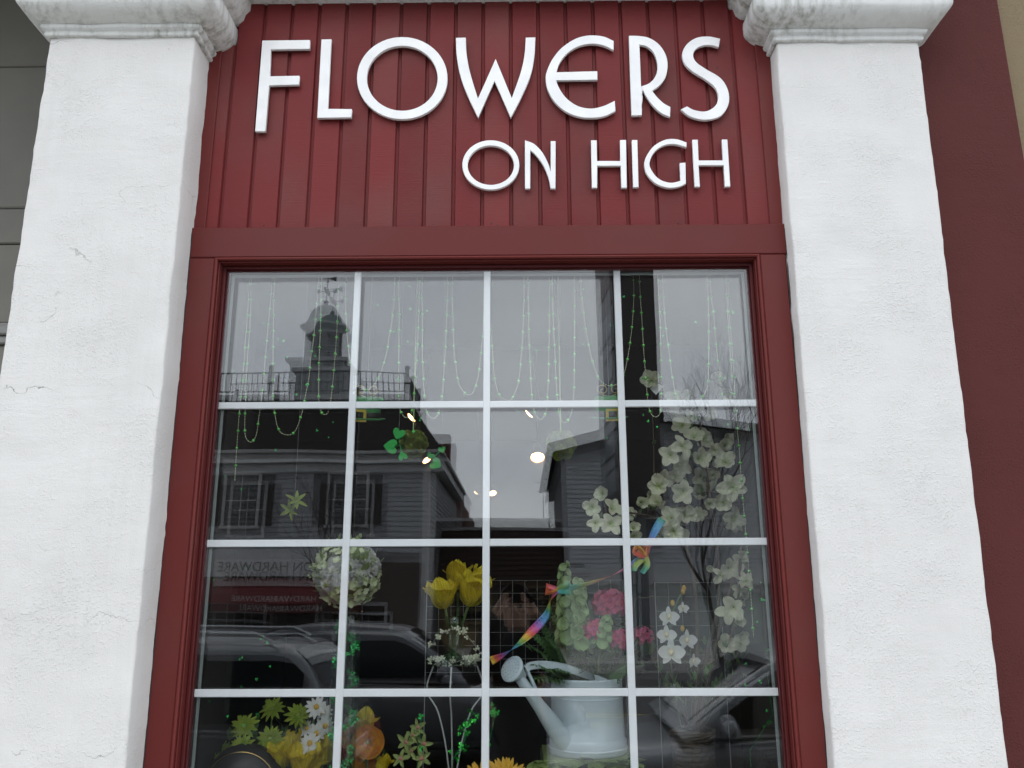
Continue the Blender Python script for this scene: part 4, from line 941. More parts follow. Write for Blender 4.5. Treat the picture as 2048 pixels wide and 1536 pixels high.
# ---- petal meshes
def petal(name, L, W_, m, bend=0.0, cup=.25, tip=.6, base=.25, notch=0.0, nu=7, nv=4, wav=0.0, twist=0.0):
    def fn(u, v):
        v = v*2-1; wd = W_*(base*(1-u)**1.5+math.sin(math.pi*min(1, u**tip)*.985)**.75*(1-base*(1-u)))
        a = bend*u; y = L*(u if abs(bend) < 1e-3 else math.sin(a)/bend); z = L*(0 if abs(bend) < 1e-3 else (1-math.cos(a))/bend)
        y -= notch*L*(1-abs(v))**2*max(0, (u-.75)/.25)
        return (v*wd*.5+twist*u*u*W_*.3, y, z+cup*W_*.5*(v*v)*math.sin(math.pi*min(1, u+.15))+wav*W_*math.sin(u*9+v*4)*.5*u)
    return MB().grid(fn, nu, nv).mesh(name, m, True)
def shell(name, m, span=66, flare=.10):
    def fn(u, v):
        v = v*2-1; a = rad(90+span*v*(1-.15*u)); r = .30+.70*math.sin(u*math.pi/2)+flare*u**5; z = -.55+.98*u-.13*v*v*u*u
        return (r*math.cos(a), r*math.sin(a), z)
    return MB().grid(fn, 7, 8).mesh(name, m, True)
ranm = petal_mat('ranunculus_orange', (.88, .36, .02), (.38, .08, .005), vein=.15, split=.8)
PM = dict(shell_w=shell('rose_petal', whitep, 60, .26), shell_g=shell('rose_petal', roseg), shell_o=shell('ranunculus_petal', ranm, 52, .22),

    tulip=petal('tulip_petal', 1, .80, yellowp, bend=-.55, cup=.6, tip=.8, base=.4, wav=.07, nu=10, nv=6, notch=.05), tulip_o=petal('tulip_petal_open', 1, .72, yellowp, bend=.5, cup=.55, tip=.85, base=.35, wav=.10, nu=10, nv=6, notch=.06),
    lime=petal('lime_petal', 1, .31, limeg, bend=-.55, cup=.4, tip=.8, base=.35), daisy=petal('daisy_petal', 1, .36, whitep, bend=-.25, cup=.2, tip=1.0, base=.35, notch=.08),
    dog=petal('dogwood_petal', 1, .80, creamp, bend=.55, cup=.55, tip=1.15, base=.12, notch=.2, wav=.07, nu=8, nv=6), dog2=petal('dogwood_petal', 1, .74, creamp, bend=-.5, cup=.5, tip=1.1, base=.12, notch=.18, wav=.10, nu=8, nv=6),
    orch=petal('orchid_petal', 1, .95, whitep, bend=.2, cup=.2, tip=.85, base=.25), orchn=petal('orchid_sepal', 1, .55, whitep, bend=.15, cup=.2, tip=.75, base=.35),
    cym=petal('cymbidium_petal', 1, .45, mat('cymbidium_green', (.26, .33, .10), .5, var=.2, vscale=18, trans=.25), bend=-.35, cup=.45, tip=.8, base=.35),
    sunf=petal('sunflower_petal', 1, .30, mat('sunflower_yellow', (.75, .42, .02), .5, var=.15, vscale=12, trans=.25), bend=-.3, cup=.35, tip=.8, base=.4),
    rose_w=petal('rose_petal', 1, 1.15, whitep, bend=-.9, cup=.25, tip=.9, base=.6, wav=.05), rose_g=petal('rose_petal', 1, 1.15, roseg, bend=-.9, cup=.25, tip=.9, base=.6, wav=.05),
    rose_o=petal('ranunculus_petal', 1, 1.25, orangep, bend=-1.1, cup=.25, tip=.95, base=.7, wav=.03), floret=petal('floret_petal', 1, .95, mat('hydrangea_cream', (.66, .73, .46), .55, var=.12, vscale=20, trans=.25, hue=.012), bend=.2, cup=.15, tip=.95, base=.3),
    pink=petal('geranium_petal', 1, 1.0, pinkp, bend=.25, cup=.15, tip=.95, base=.25, notch=.1, wav=.05), leaf=petal('leaf', 1, .45, leafg, bend=-.5, cup=-.25, tip=.7, base=.15), leafl=petal('leaf', 1, .55, mat('pale_leaf', (.23, .32, .09), .5, var=.2, vscale=14, trans=.25), bend=-.4, cup=-.2, tip=.7, base=.15),
    leafd=petal('leaf', 1, .38, mat('dark_leaf', (.04, .085, .035), .4, var=.2), bend=-.7, cup=-.2, tip=.7, base=.15), heart=None)
rnd = random.Random(11)
def petals(par, M, n, mesh, L, elev, name='petal', off=0, jit=.08, r0_=0.0):
    for k in range(n):
        a = 2*math.pi*(k+off)/n+rnd.uniform(-jit, jit); s = L*rnd.uniform(1-jit, 1+jit)
        Mp = M @ Matrix.Rotation(a, 4, 'Z') @ Matrix.Translation((0, r0_, 0)) @ Matrix.Rotation(elev+rnd.uniform(-jit, jit), 4, 'X') @ Matrix.Scale(s, 4)
        node(name, par, Mp, mesh)
def centre(par, M, r, m, sq=(1, 1, .5), name='centre', dz_=0):
    node(name, par, M @ Matrix.Translation((0, 0, dz_)) @ Matrix.Diagonal((r*sq[0], r*sq[1], r*sq[2], 1)), SPH.copy() if False else sph(m))
_sph = {}
def sph(m):
    if m.name not in _sph: _sph[m.name] = MB().sphere((0, 0, 0), 1, 12, 8).mesh('ball_'+m.name, m, True)
    return _sph[m.name]
def stem(par, top, bottom, r=.003, sag=.02, m=None, name='stem'):
    top, bottom = Vector(top), Vector(bottom); mid = (top+bottom)/2+Vector((rnd.uniform(-sag, sag), rnd.uniform(-sag, sag)*.5, 0))
    pts = [bottom.lerp(mid, t).lerp(mid.lerp(top, t), t) for t in [i/6 for i in range(7)]]
    return MB().tube(pts, r, 6).build(name, m or stemm, par, True)
TOV = Vector((0, -1, .0))
def facing(dx=0, dz=0): return Vector((dx, -1, dz)).normalized()

def tulip(px_, py_, Y, size, tilt, label, base, group='yellow tulips', openf=False):
    c = P(px_, py_, Y); ax = Vector((tilt[0], tilt[1], 1)).normalized()
    t = thing('tulip', label, 'flower', base, group); b = c-ax*size*.5; M = axisM(b, ax, rnd.uniform(0, 6))
    petals(t, M, 4 if openf else 3, PM['tulip_o'], size*1.0, rad(48 if openf else 70), r0_=size*.08, off=.5, jit=.14); petals(t, M, 4, PM['tulip'], size*.95, rad(76), r0_=size*.08, jit=.14)
    stem(t, b, base, .0045); return t
def simple_flower(kind, px_, py_, Y, r, dirv, n, mesh, elev, cm, crad, label, base, cat='flower', group=None, rows=1, stemcol=None):
    c = P(px_, py_, Y); t = thing(kind, label, cat, base, group); M = axisM(c, dirv, rnd.uniform(0, 6))
    for k in range(rows): petals(t, M, n, mesh, r*(1-.16*k), elev+.32*k, off=.5*k, jit=.1)
    centre(t, M, crad, cm, (1, 1, .6), dz_=crad*.2)
    stem(t, c-Vector(dirv).normalized()*.004, base, .003, m=stemcol); return t
def rose(par, M, r, mesh, name='rose', turns=3, cm=None):
    h = node(name, par, M @ Matrix.Scale(r, 4), sph(cm or mesh.materials[0])); h.matrix_basis = h.matrix_basis @ Matrix.Diagonal((.42, .42, .5, 1))
    WM[h.name] = WM[h.name] @ Matrix.Diagonal((.42, .42, .5, 1))
    for k, (n, R1, zt) in enumerate([(2, .24, .30), (3, .42, .24), (3, .62, .14), (4, .84, -.02), (4, 1.0, -.22)][:turns+2]):
        for j in range(n):
            a = 2*math.pi*(j+.37*k)/n+rnd.uniform(-.12, .12); s_ = r*R1*rnd.uniform(.95, 1.05)
            node('petal', h, M @ Matrix.Translation((0, 0, zt*r)) @ Matrix.Rotation(a, 4, 'Z') @ Matrix.Rotation(rnd.uniform(-.08, .08)-(.10*k), 4, 'X') @ Matrix.Diagonal((s_, s_, r*(.62+.2*R1), 1)), mesh)
    return h

# ---- containers along the window bed (their tops lie below the glass we can see)
def bucket(x, y, z1, r, m, label, cat='bucket', name='flower_bucket'):
    t = thing(name, label, cat, (x, y, BED)); h = z1-BED
    MB().lathe([(.001, .004), (r*.78, .004), (r*.78, 0), (r*.80, .01), (r, h-.01), (r*1.04, h), (r*1.0, h-.004), (r*.78, .02), (.001, .02)], (x, y, BED), 28).build('bucket_body', m, t, True)
    MB().lathe([(r*.90+.0, h*.62), (r*.955+.004, h*.65), (r*.955, h*.69)], (x, y, BED), 28).build('hoop', m, t, True); return t
B1 = P(545, 1536, .34); bucket(B1.x, .34, 1.02, .13, galv, 'galvanised bucket of green daisies under the black pot')
B2 = P(735, 1536, .45); bucket(B2.x, .46, 1.00, .09, galv, 'galvanised bucket of orange ranunculus beside the tall clear vase')
B3 = P(830, 1536, .40); bucket(B3.x, .28, .98, .07, enamel, 'white enamel bucket holding the green orchid spray')
b1 = lambda: (B1.x+rnd.uniform(-.06, .06), .34+rnd.uniform(-.05, .05), .68); b2 = lambda: (B2.x+rnd.uniform(-.04, .04), .46+rnd.uniform(-.04, .04), .68)
for i, (x, y, Y, r, d) in enumerate([(489, 1453, .24, .045, (-.1, .5)), (540, 1477, .26, .042, (.2, .3)), (483, 1494, .20, .044, (-.1, .6)), (545, 1417, .46, .044, (0, .8)), (596, 1431, .34, .046, (.1, .7)), (448, 1503, .36, .034, (-.5, .4)), (432, 1522, .30, .028, (-.3, .2))]):
    simple_flower('green_daisy', x, y, Y, r, facing(*d), 12, PM['lime'], rad(10), ctr_g, r*.22, ['lime green daisy above the black pot', 'lime green daisy between pot and yellow tulips', 'lime green daisy just over the pot rim', 'dark shaded lime daisy behind the others', 'lime green daisy beside the white daisies', 'small lime daisy left of the pot', 'lowest small lime daisy at the left frame'][i], b1(), group='lime green daisies', rows=3)
wl = ['white daisy topmost under the glazing bar', 'white daisy tucked behind the topmost white daisy', 'white daisy close to the tall clear vase', 'small white daisy left of its bunch', 'white daisy with an orange centre amid its bunch', 'white daisy right above the yellow tulips', 'white daisy between yellow tulip blooms']
for i, (x, y, Y, r, d) in enumerate([(633, 1414, .30, .036, (.1, .3)), (646, 1425, .36, .034, (.5, .6)), (650, 1452, .30, .034, (.4, .1)), (614, 1457, .34, .028, (-.3, .6)), (633, 1467, .28, .034, (0, .1)), (620, 1487, .24, .036, (-.1, .5)), (641, 1492, .30, .030, (.4, .3))]):
    simple_flower('white_daisy', x, y, Y, r, facing(*d), 12, PM['daisy'], rad(14), ctr_y, r*.26, wl[i], b1(), group='white daisies')
for i, (x, y, Y, s, tl_, op) in enumerate([(562, 1503, .22, .095, (-.25, -.2), True), (583, 1486, .30, .085, (.1, 0), False), (604, 1520, .20, .095, (.05, -.35), True), (628, 1522, .24, .085, (.35, -.1), False), (650, 1500, .30, .085, (.1, .1), False)]):
    tulip(x, y, Y, s, tl_, ['yellow tulip leaning over the black pot', 'yellow tulip rising behind the pot', 'open yellow tulip low in front of its bunch', 'yellow tulip at the right of the low bunch', 'deep yellow tulip against the tall vase'][i], b1(), openf=op)
tulip(729, 1446, .38, .085, (.12, -.1), 'large yellow tulip above the orange ranunculus', b2(), openf=False)
tulip(766, 1526, .34, .06, (.2, 0), 'small yellow tulip bud right of the orange ranunculus', b2())
def ranunc(x, y, Y, r, label, d):
    c = P(x, y, Y); b = b2(); t = thing('ranunculus', label, 'flower', b, 'orange ranunculus'); M = axisM(c, facing(*d))
    for k, (n, R1, zt) in enumerate([(3, .24, .14), (3, .44, .11), (4, .66, .06), (5, .88, -.03), (6, 1.12, -.18)]):
        for j in range(n):
            a = 2*math.pi*(j+.37*k)/n+rnd.uniform(-.1, .1); s_ = r*R1
            node('petal', t, M @ Matrix.Translation((0, 0, (zt+rnd.uniform(-.05, .05))*r)) @ Matrix.Rotation(a, 4, 'Z') @ Matrix.Rotation(rnd.uniform(-.16, .06), 4, 'X') @ Matrix.Diagonal((s_, s_, r*.6, 1)), PM['shell_o'])
    centre(t, M, r*.16, ctr_g, (1, 1, .8), dz_=r*.12); stem(t, c+Vector((0, .02, -.02)), b, .004)
ranunc(736, 1484, .34, .038, 'bright orange ranunculus facing the glass', (.0, .05)); ranunc(727, 1519, .38, .032, 'shaded orange ranunculus below the bright one', (-.1, -.2)); ranunc(700, 1472, .45, .03, 'orange ranunculus half hidden by the tall vase', (-.3, .3))
# green cymbidium orchid spray
cs = thing('orchid_spray', 'spray of green cymbidium orchids low beside the ranunculus', 'flower', (B3.x, .28, .68))
tipc = P(838, 1448, .30); basec = Vector((B3.x, .28, .68))
MB().tube([basec, basec.lerp(tipc, .5)+Vector((.01, -.01, 0)), tipc], .004, 6).build('stem', stemm, cs)
for x, y, r in [(837, 1455, .032), (812, 1484, .034), (848, 1487, .034), (802, 1517, .033), (843, 1517, .034), (822, 1502, .03), (826, 1470, .026)]:
    c = P(x, y, .27); f = node('bloom', cs, axisM(c, facing(rnd.uniform(-.5, .5), rnd.uniform(-.2, .3)), rnd.uniform(-.3, .3))); M = WM[f.name]
    petals(f, M, 5, PM['cym'], r, rad(12), jit=.12); centre(f, M, r*.26, mat('cymbidium_lip', (.38, .16, .12), .5, var=.2), (1, .8, .7), 'lip')
# ---- black pot with a brass line
pc = P(477, 1590, .16); pz = P(477, 1494, .16).z
pot = thing('black_pot', 'round black iron pot with a thin brass line', 'pot', (pc.x, .19, BED))
rp = .118; cz_ = pz-rp*.96
MB().box(pc.x-.10, pc.x+.10, .115, .28, BED, cz_-rp*.86).build('stand', darkpot, pot)
MB().lathe([(.001, -rp)]+[(rp*math.cos(a), rp*math.sin(a)) for a in [rad(x) for x in range(-80, 81, 10)]]+[(.001, rp)], (pc.x, .205, cz_), 36, Matrix.Diagonal((1, .72, 1, 1))).build('pot_body', darkpot, pot, True)
Mr = Matrix.Translation((pc.x, .205, cz_)) @ Matrix.Rotation(rad(72), 4, 'X')
tr_pts = [Vector((pc.x+.106*math.cos(a), .205-.05, cz_+.106*math.sin(a)*.94)) for a in [rad(x) for x in range(0, 361, 10)]]
MB().tube([Vector((p.x, .205-math.sqrt(max(0, rp*rp-(p.x-pc.x)**2-(p.z-cz_)**2))*.72-.001, p.z)) for p in tr_pts], .0012, 5, False).build('brass_line', brass, pot)

# ---- tall clear vase with the white flower ball
vx, vy = P(692, 1300, .25).x, .25; vtop = P(692, 1222, .25).z
vs2 = thing('tall_vase', 'tall slim clear glass vase filled with green foil shamrocks', 'vase', (vx, vy, BED))
hv = vtop-BED
MB().lathe([(.001, 0), (.052, 0), (.055, .008), (.046, .02), (.043, hv*.5), (.046, hv*.96), (.050, hv), (.047, hv), (.043, hv*.96), (.040, hv*.5), (.042, .03), (.001, .028)], (vx, vy, BED), 28).build('vase_body', clearg, vs2, True)
def clover_mesh(m):
    mb = MB()
    for k in range(3):
        a = k*2*math.pi/3
        d = Vector((math.cos(a), math.sin(a), 0)); e = Vector((-math.sin(a), math.cos(a), 0))
        mb.add([(0, 0, 0), d*.5+e*.42+Vector((0, 0, .1)), d*.9+e*.42, d*1.05+e*.2, d*.88, d*1.05-e*.2, d*.9-e*.42, d*.5-e*.42+Vector((0, 0, .1))], [(0, 1, 2, 3, 4), (0, 4, 5, 6, 7)])
    return mb
def garland(name, label, path, m, n, rc, spread, wirem=None, cat='garland', r_w=.0008):
    path = [Vector(p) for p in path]; t = thing(name, label, cat, path[0])
    MB().tube(path, r_w, 4).build('wire', wirem or m, t)
    cm = clover_mesh(m); mb = MB()
    for k in range(n):
        u = rnd.random()*(len(path)-1.001); i = int(u); c = path[i].lerp(path[i+1], u-i)+Vector((rnd.uniform(-1, 1), rnd.uniform(-1, 1), rnd.uniform(-1, 1)))*spread
        M = axisM(c, (rnd.uniform(-.8, .8), rnd.uniform(-1.2, -.2), rnd.uniform(-.8, .8)), rnd.uniform(0, 6), rc*rnd.uniform(.7, 1.2))
        mb.add([M @ p for p in cm.v], cm.f)
    tag(mb.build('shamrocks', m, t), kind='stuff'); return t
garland('shamrock_garland', 'green foil shamrock garland coiled inside the tall vase', [Vector((vx+.033*math.cos(k*.55), vy+.033*math.sin(k*.55), BED+.05+k*.0095)) for k in range(int((hv-.06)/.0095))], foil, 430, .0085, .008)
bc = P(695, 1146, .25); br_ = .112
fb = thing('flower_ball', 'round ball of white roses and cream hydrangea on the tall vase', 'bouquet', (bc.x, bc.y, bc.z-br_))
MB().sphere(bc, br_*.72, 16, 10).tube([bc-Vector((0, 0, br_*.6)), bc-Vector((0, 0, br_+.30))], .008, 6).build('foam_core', mat('moss', (.12, .16, .05), .9, var=.3, vscale=40), fb, True)
ga = math.pi*(3-math.sqrt(5)); NB = 62
for k in range(NB):
    z = 1-2*(k+.5)/NB; rr = math.sqrt(1-z*z); d = Vector((rr*math.cos(k*ga), rr*math.sin(k*ga), z))
    if d.y > .55: continue
    M = axisM(bc+d*br_*.80, d, rnd.uniform(0, 6))
    if k % 5 in (1, 3): rose(fb, axisM(bc+d*br_*.80, d, rnd.uniform(0, 6)), .036, PM['shell_w'], turns=3)
    else:
        f = node('floret', fb, M)
        for j in range(5):
            o_ = Vector((rnd.uniform(-.022, .022), rnd.uniform(-.022, .022), rnd.uniform(.004, .02))); M2 = M @ Matrix.Translation(o_) @ Matrix.Rotation(rnd.uniform(-.4, .4), 4, 'X')
            petals(f, M2, 4, PM['floret'], .0145, rad(16), jit=.2)
for k in range(26):
    d = Vector((rnd.uniform(-1, 1), rnd.uniform(-1, .3), rnd.uniform(-1, 1))).normalized(); node('leaf', fb, axisM(bc+d*br_*.8, d) @ Matrix.Rotation(rad(60), 4, 'X') @ Matrix.Scale(.05, 4), PM['leafl'])

for k in range(18):
    d = Vector((rnd.uniform(-1, 1), rnd.uniform(-1, .1), rnd.uniform(-.8, 1))).normalized(); e = bc+d*br_*1.12; mb = MB().tube([bc+d*br_*.7, e], .0012, 4)
    for j in range(5): mb.sphere(e+Vector((rnd.uniform(-.009, .009), rnd.uniform(-.009, .009), rnd.uniform(-.009, .009))), .0035, 6, 4)
    mb.build('berry_sprig', PM['leafl'].materials[0], fb)
# ---- wire stand, green vase with three tulips, white clovers
tx, ty, tz = P(908, 1324, .36).x, .36, P(908, 1326, .36).z
stand = thing('wire_stand', 'thin white wire plant stand under the green vase', 'stand', (tx, ty, BED))
MB().lathe([(.001, tz-.006), (.088, tz-.006), (.09, tz-.003), (.088, tz), (.001, tz)], (tx, ty, 0), 32).build('stand_top', clearg, stand)
for k in range(3):
    a = k*2*math.pi/3+.5; d = Vector((math.cos(a), math.sin(a), 0)); c = Vector((tx, ty, 0))
    pts = smooth_loop([c+d*.082+Vector((0, 0, tz-.006)), c+d*.11+Vector((0, 0, tz-.09)), c+d*.06+Vector((0, 0, tz-.16)), c+d*.02+Vector((0, 0, tz-.30)), c+d*.015+Vector((0, 0, tz-.45)), c+d*.12+Vector((0, 0, BED+.003))], False, 80, 5)
    MB().tube(pts, .0028, 5).build('leg', wirew, stand)
vh = P(908, 1232, .36).z-tz
gv = thing('green_vase', 'small green glass vase of tulips on the wire stand', 'vase', (tx, ty, tz))
MB().lathe([(.001, .001), (.032, .001), (.037, .01), (.030, vh*.5), (.026, vh*.8), (.034, vh), (.031, vh), (.023, vh*.8), (.027, vh*.5), (.033, .012), (.001, .01)], (tx, ty, tz), 24).build('vase_body', greeng, gv, True)
for x, y, Y, s, tl_, lab, op in [(883, 1186, .33, .105, (-.25, -.35), 'open yellow tulip leaning left over the green vase', True), (916, 1150, .40, .10, (.0, .1), 'tallest yellow tulip of the green vase', False), (946, 1180, .34, .11, (.3, -.25), 'drooping yellow tulip right in the green vase', True), (955, 1160, .42, .095, (.25, .1), 'yellow tulip behind the drooping one', False)]:
    tulip(x, y, Y, s, tl_, lab, (tx+rnd.uniform(-.01, .01), ty+rnd.uniform(-.01, .01), tz+.02), openf=op)
cw = [Vector((tx+.078*math.cos(a), ty+.078*math.sin(a)*.9, tz+.012+.006*math.sin(a*5))) for a in [k*.3 for k in range(22)]]
garland('clover_wreath', 'ring of tiny white clovers around the green vase foot', cw, whitep, 60, .0085, .010, wirew, 'wreath')
garland('clover_sprig', 'sprig of white clovers climbing the green vase', [P(862, 1292, .30), P(872, 1275, .28), P(900, 1258, .28), P(925, 1262, .29), P(948, 1288, .30), P(962, 1306, .30)], whitep, 26, .0085, .008, wirew, 'sprig')
garland('shamrock_pick', 'green foil shamrocks on wires below the wire stand', [P(952, 1425, .26), P(930, 1440, .27), P(930, 1480, .28), P(905, 1520, .30), P(900, 1600, .32), (tx, .34, BED+.002)], foil, 46, .0085, .018)
garland('shamrock_pick', 'green foil shamrocks beside the watering can spout', [P(985, 1412, .24), P(990, 1430, .24), P(975, 1500, .25), P(975, 1600, .28), (P(975, 1536, .3).x, .3, BED+.002)], foil, 22, .0085, .010)
garland('shamrock_pick', 'single green foil shamrock tuft above the green orchids', [P(838, 1428, .26), P(842, 1434, .26), P(840, 1500, .27), (B3.x, .29, .70)], foil, 6, .009, .006)
garland('shamrock_garland', 'green foil shamrocks scattered down the right window edge', [P(1536, 1220, .16), P(1540, 1290, .16), P(1535, 1350, .17), P(1545, 1430, .17), P(1500, 1500, .18), P(1505, 1600, .2), (P(1500, 1536, .2).x, .22, BED+.002)], foil, 16, .0045, .008)

# ---- pedestal, leaves and watering can
wx, wy = P(1175, 1450, .36).x, .36; wz = P(1175, 1519, .36-.12).z
ped = thing('pedestal', 'dark box pedestal under the watering can', 'pedestal', (wx, wy, BED))
MB().bbox(wx-.15, wx+.15, wy-.13, wy+.15, BED, wz-.012, .004).build('pedestal_box', mat('pedestal_paint', (.03, .05, .02), .7), ped)
lg = thing('leaf_mat', 'mat of pale green cabbage leaves under the watering can', 'leaves', (wx, wy, wz-.012))
MB().box(wx-.145, wx+.145, wy-.125, wy+.145, wz-.0118, wz-.001).build('mat_base', PM['leafl'].materials[0], lg)
for k in range(34):
    x = wx+rnd.uniform(-.19, .15); node('leaf', lg, Matrix.Translation((x, wy-.115+rnd.uniform(-.03, .03), wz-.004)) @ Matrix.Rotation(math.pi+rnd.uniform(-.7, .7), 4, 'Z') @ Matrix.Rotation(rnd.uniform(-.5, .45), 4, 'X') @ Matrix.Scale(rnd.uniform(.05, .085), 4), PM['leafl'])
can = thing('watering_can', 'white enamel watering can with long spout and sprinkler rose', 'watering can', (wx, wy, wz))
R_ = .119; H_ = P(1175, 1362, .36-.12).z-wz
MB().lathe([(.001, .0), (R_*1.0, .0), (R_*1.045, .004), (R_*1.045, .04), (R_*1.02, .046), (R_*1.0, .05), (R_*.985, H_*.5), (R_*.975, H_-.006), (R_*.99, H_), (R_*.96, H_+.001), (R_*.95, H_-.01), (R_*.96, .06), (.001, .05)], (wx, wy, wz), 48).build('can_body', enamel, can, True)
MB().lathe([(R_*1.0, .012), (R_*1.065, .016), (R_*1.065, .020), (R_*1.0, .024)], (wx, wy, wz), 48).build('base_band', enamel, can, True)
for zz in (H_*.74,): MB().lathe([(R_*.975, zz-.004), (R_*.995, zz), (R_*.975, zz+.004)], (wx, wy, wz), 48).build('rib', enamel, can, True)
MB().grid(lambda u, v: (wx+R_*.97*math.cos(rad(-8+196*v))*(1-u*.0), wy+R_*.97*math.sin(rad(-8+196*v))*(1 if u < .01 else 1-u), wz+H_+.002+.006*math.sin(math.pi*u)), 4, 20).build('half_cover', enamel, can, True)
s0, s1 = P(1124, 1476, .275), P(1036, 1352, .17); smid = s0.lerp(s1, .5)
MB().tube([s0+Vector((.05, .055, -.055)), s0, s0.lerp(s1, .3), smid, s0.lerp(s1, .8), s1], [.034, .031, .026, .021, .017, .015], 16).build('spout', enamel, can, True)
rd = (P(1019, 1332, .13)-s1).normalized(); rd = Vector((-.55, -.62, .42)).normalized(); rc = P(1024, 1338, .155)
rose_o = node('sprinkler_rose', can, axisM(rc, rd), MB().lathe([(.014, -.055), (.016, -.045), (.040, -.004), (.0415, 0), (.040, .003), (.030, .006), (.001, .009)], (0, 0, 0), 28).mesh('sprinkler_rose', enamel, True))
hm = MB()
for ring_, nn_ in ((.010, 6), (.020, 11), (.030, 16)):
    for k in range(nn_): hm.sphere((ring_*math.cos(k*6.283/nn_), ring_*math.sin(k*6.283/nn_), .0085-ring_*.09), .0013, 5, 3)
node('spray_holes', rose_o, WM[rose_o.name], hm.mesh('spray_holes', darkpot))
hp = [P(1052, 1338, .20), P(1062, 1332, .21), P(1092, 1330, .235), P(1130, 1336, .26), P(1170, 1349, .285), P(1205, 1363, .30), P(1222, 1371, .305), Vector((wx+.075, wy-.02, wz+H_*.97))]
hp = smooth_loop(hp, False, 80, 4); mb = MB()
for i, p in enumerate(hp):
    d = (hp[min(i+1, len(hp)-1)]-hp[max(0, i-1)]).normalized(); s_ = d.cross(Vector((0, 1, .0))).normalized(); w_ = Vector((0, 1, 0))
    mb.v += [p+s_*.012, p+s_*.010+w_*-.004, p-s_*.010+w_*-.004, p-s_*.012, p-s_*.012+w_*.014, p+s_*.012+w_*.014]
for i in range(len(hp)-1):
    for k in range(6): mb.f.append((i*6+k, i*6+(k+1) % 6, (i+1)*6+(k+1) % 6, (i+1)*6+k))
mb.f += [tuple(range(6))[::-1], tuple(len(mb.v)-6+k for k in range(6))]
hdl = mb.build('handle', enamel, can, False)
MB().tube([P(1053, 1338, .205), P(1070, 1375, .20), s0.lerp(s1, .45)], .006, 8).build('handle_brace', enamel, can, True)
cc = Vector((wx, wy, wz+H_))
# fern
def frond(par, p0, p1, lift, w_, name='frond', m=ferng, nl=18):
    p0, p1 = Vector(p0), Vector(p1); mid = (p0+p1)/2+Vector((0, 0, lift)); mb = MB()
    pts = [p0.lerp(mid, t).lerp(mid.lerp(p1, t), t) for t in [i/nl for i in range(nl+1)]]; mb.tube(pts, .0015, 4)
    for i in range(2, nl):
        d = (pts[i+1]-pts[i-1]).normalized(); s_ = d.cross(Vector((rnd.uniform(-.3, .3), -.5, 1))).normalized(); L = w_*math.sin(math.pi*(.12+.88*i/nl))**.8
        for sg in (-1, 1):
            e = pts[i]+s_*sg*L+d*L*.35+Vector((0, 0, -.15*L)); q_ = d*L*.22
            mb.add([pts[i]-q_*.4, pts[i].lerp(e, .5)-q_, e, pts[i].lerp(e, .5)+q_, pts[i]+q_*.4], [(0, 1, 2, 3, 4)])
    return mb.build(name, m, par)
fern = thing('fern', 'dark green fern filling the watering can', 'plant', (wx, wy, wz+H_-.1))
for x, y, Y, l in [(1038, 1290, .22, .08), (1050, 1262, .30, .08), (1075, 1240, .36, .07), (1100, 1222, .42, .06), (1135, 1250, .30, .09), (1060, 1330, .20, .07), (1160, 1300, .22, .07), (1225, 1300, .25, .09), (1245, 1250, .4, .07), (1085, 1275, .26, .09), (1120, 1285, .22, .08), (1200, 1265, .42, .08), (1050, 1365, .20, .07), (1270, 1330, .3, .06), (1090, 1345, .2, .08), (1180, 1330, .22, .05)]:
    frond(fern, (wx+rnd.uniform(-.05, .05), wy+rnd.uniform(-.05, .03), wz+H_-.06), P(x, y, Y), l, .040)
for x, y in [(1290, 1345), (1305, 1365)]: node('leaf', fern, axisM(P(1240, 1320, .3), (0, 0, 1)) @ Matrix.Rotation(-1.7, 4, 'Z') @ Matrix.Scale(.13, 4), PM['leafd'])
# bells of Ireland
bellm = MB().lathe([(.12, 0), (.35, .10), (.72, .30), (1.0, .62), (1.06, .72), (.98, .64), (.68, .36), (.30, .16), (.02, .14)], (0, 0, 0), 10).mesh('bell', palegp, True)
def bells(label, top, bot, base, n, rw, r):
    t = thing('bells_of_ireland', label, 'flower', base); top, bot = P(*top), P(*bot); MB().tube([Vector(base), bot, top], .004, 6).build('stem', stemm, t)
    for k in range(n):
        u = k/(n-1); c = bot.lerp(top, u); a = k*2.4; d = Vector((math.cos(a), math.sin(a)-.25, .35)).normalized(); sz = r*(1-.45*u)
        node('bell', t, axisM(c+d*rw*(1-.5*u), d, 0, sz), bellm)
bells('tall stem of pale green bells of Ireland in the watering can', (1128, 1132, .34), (1133, 1292, .30), (wx-.03, wy-.01, wz+H_-.10), 30, .016, .024)
bells('fuller stem of pale green bells of Ireland beside the pink geranium', (1158, 1165, .32), (1160, 1300, .28), (wx-.01, wy-.02, wz+H_-.10), 34, .018, .025)
bells('short stem of pale green bells before the lower pink geranium', (1215, 1238, .26), (1200, 1298, .27), (wx+.02, wy-.02, wz+H_-.10), 16, .016, .020)
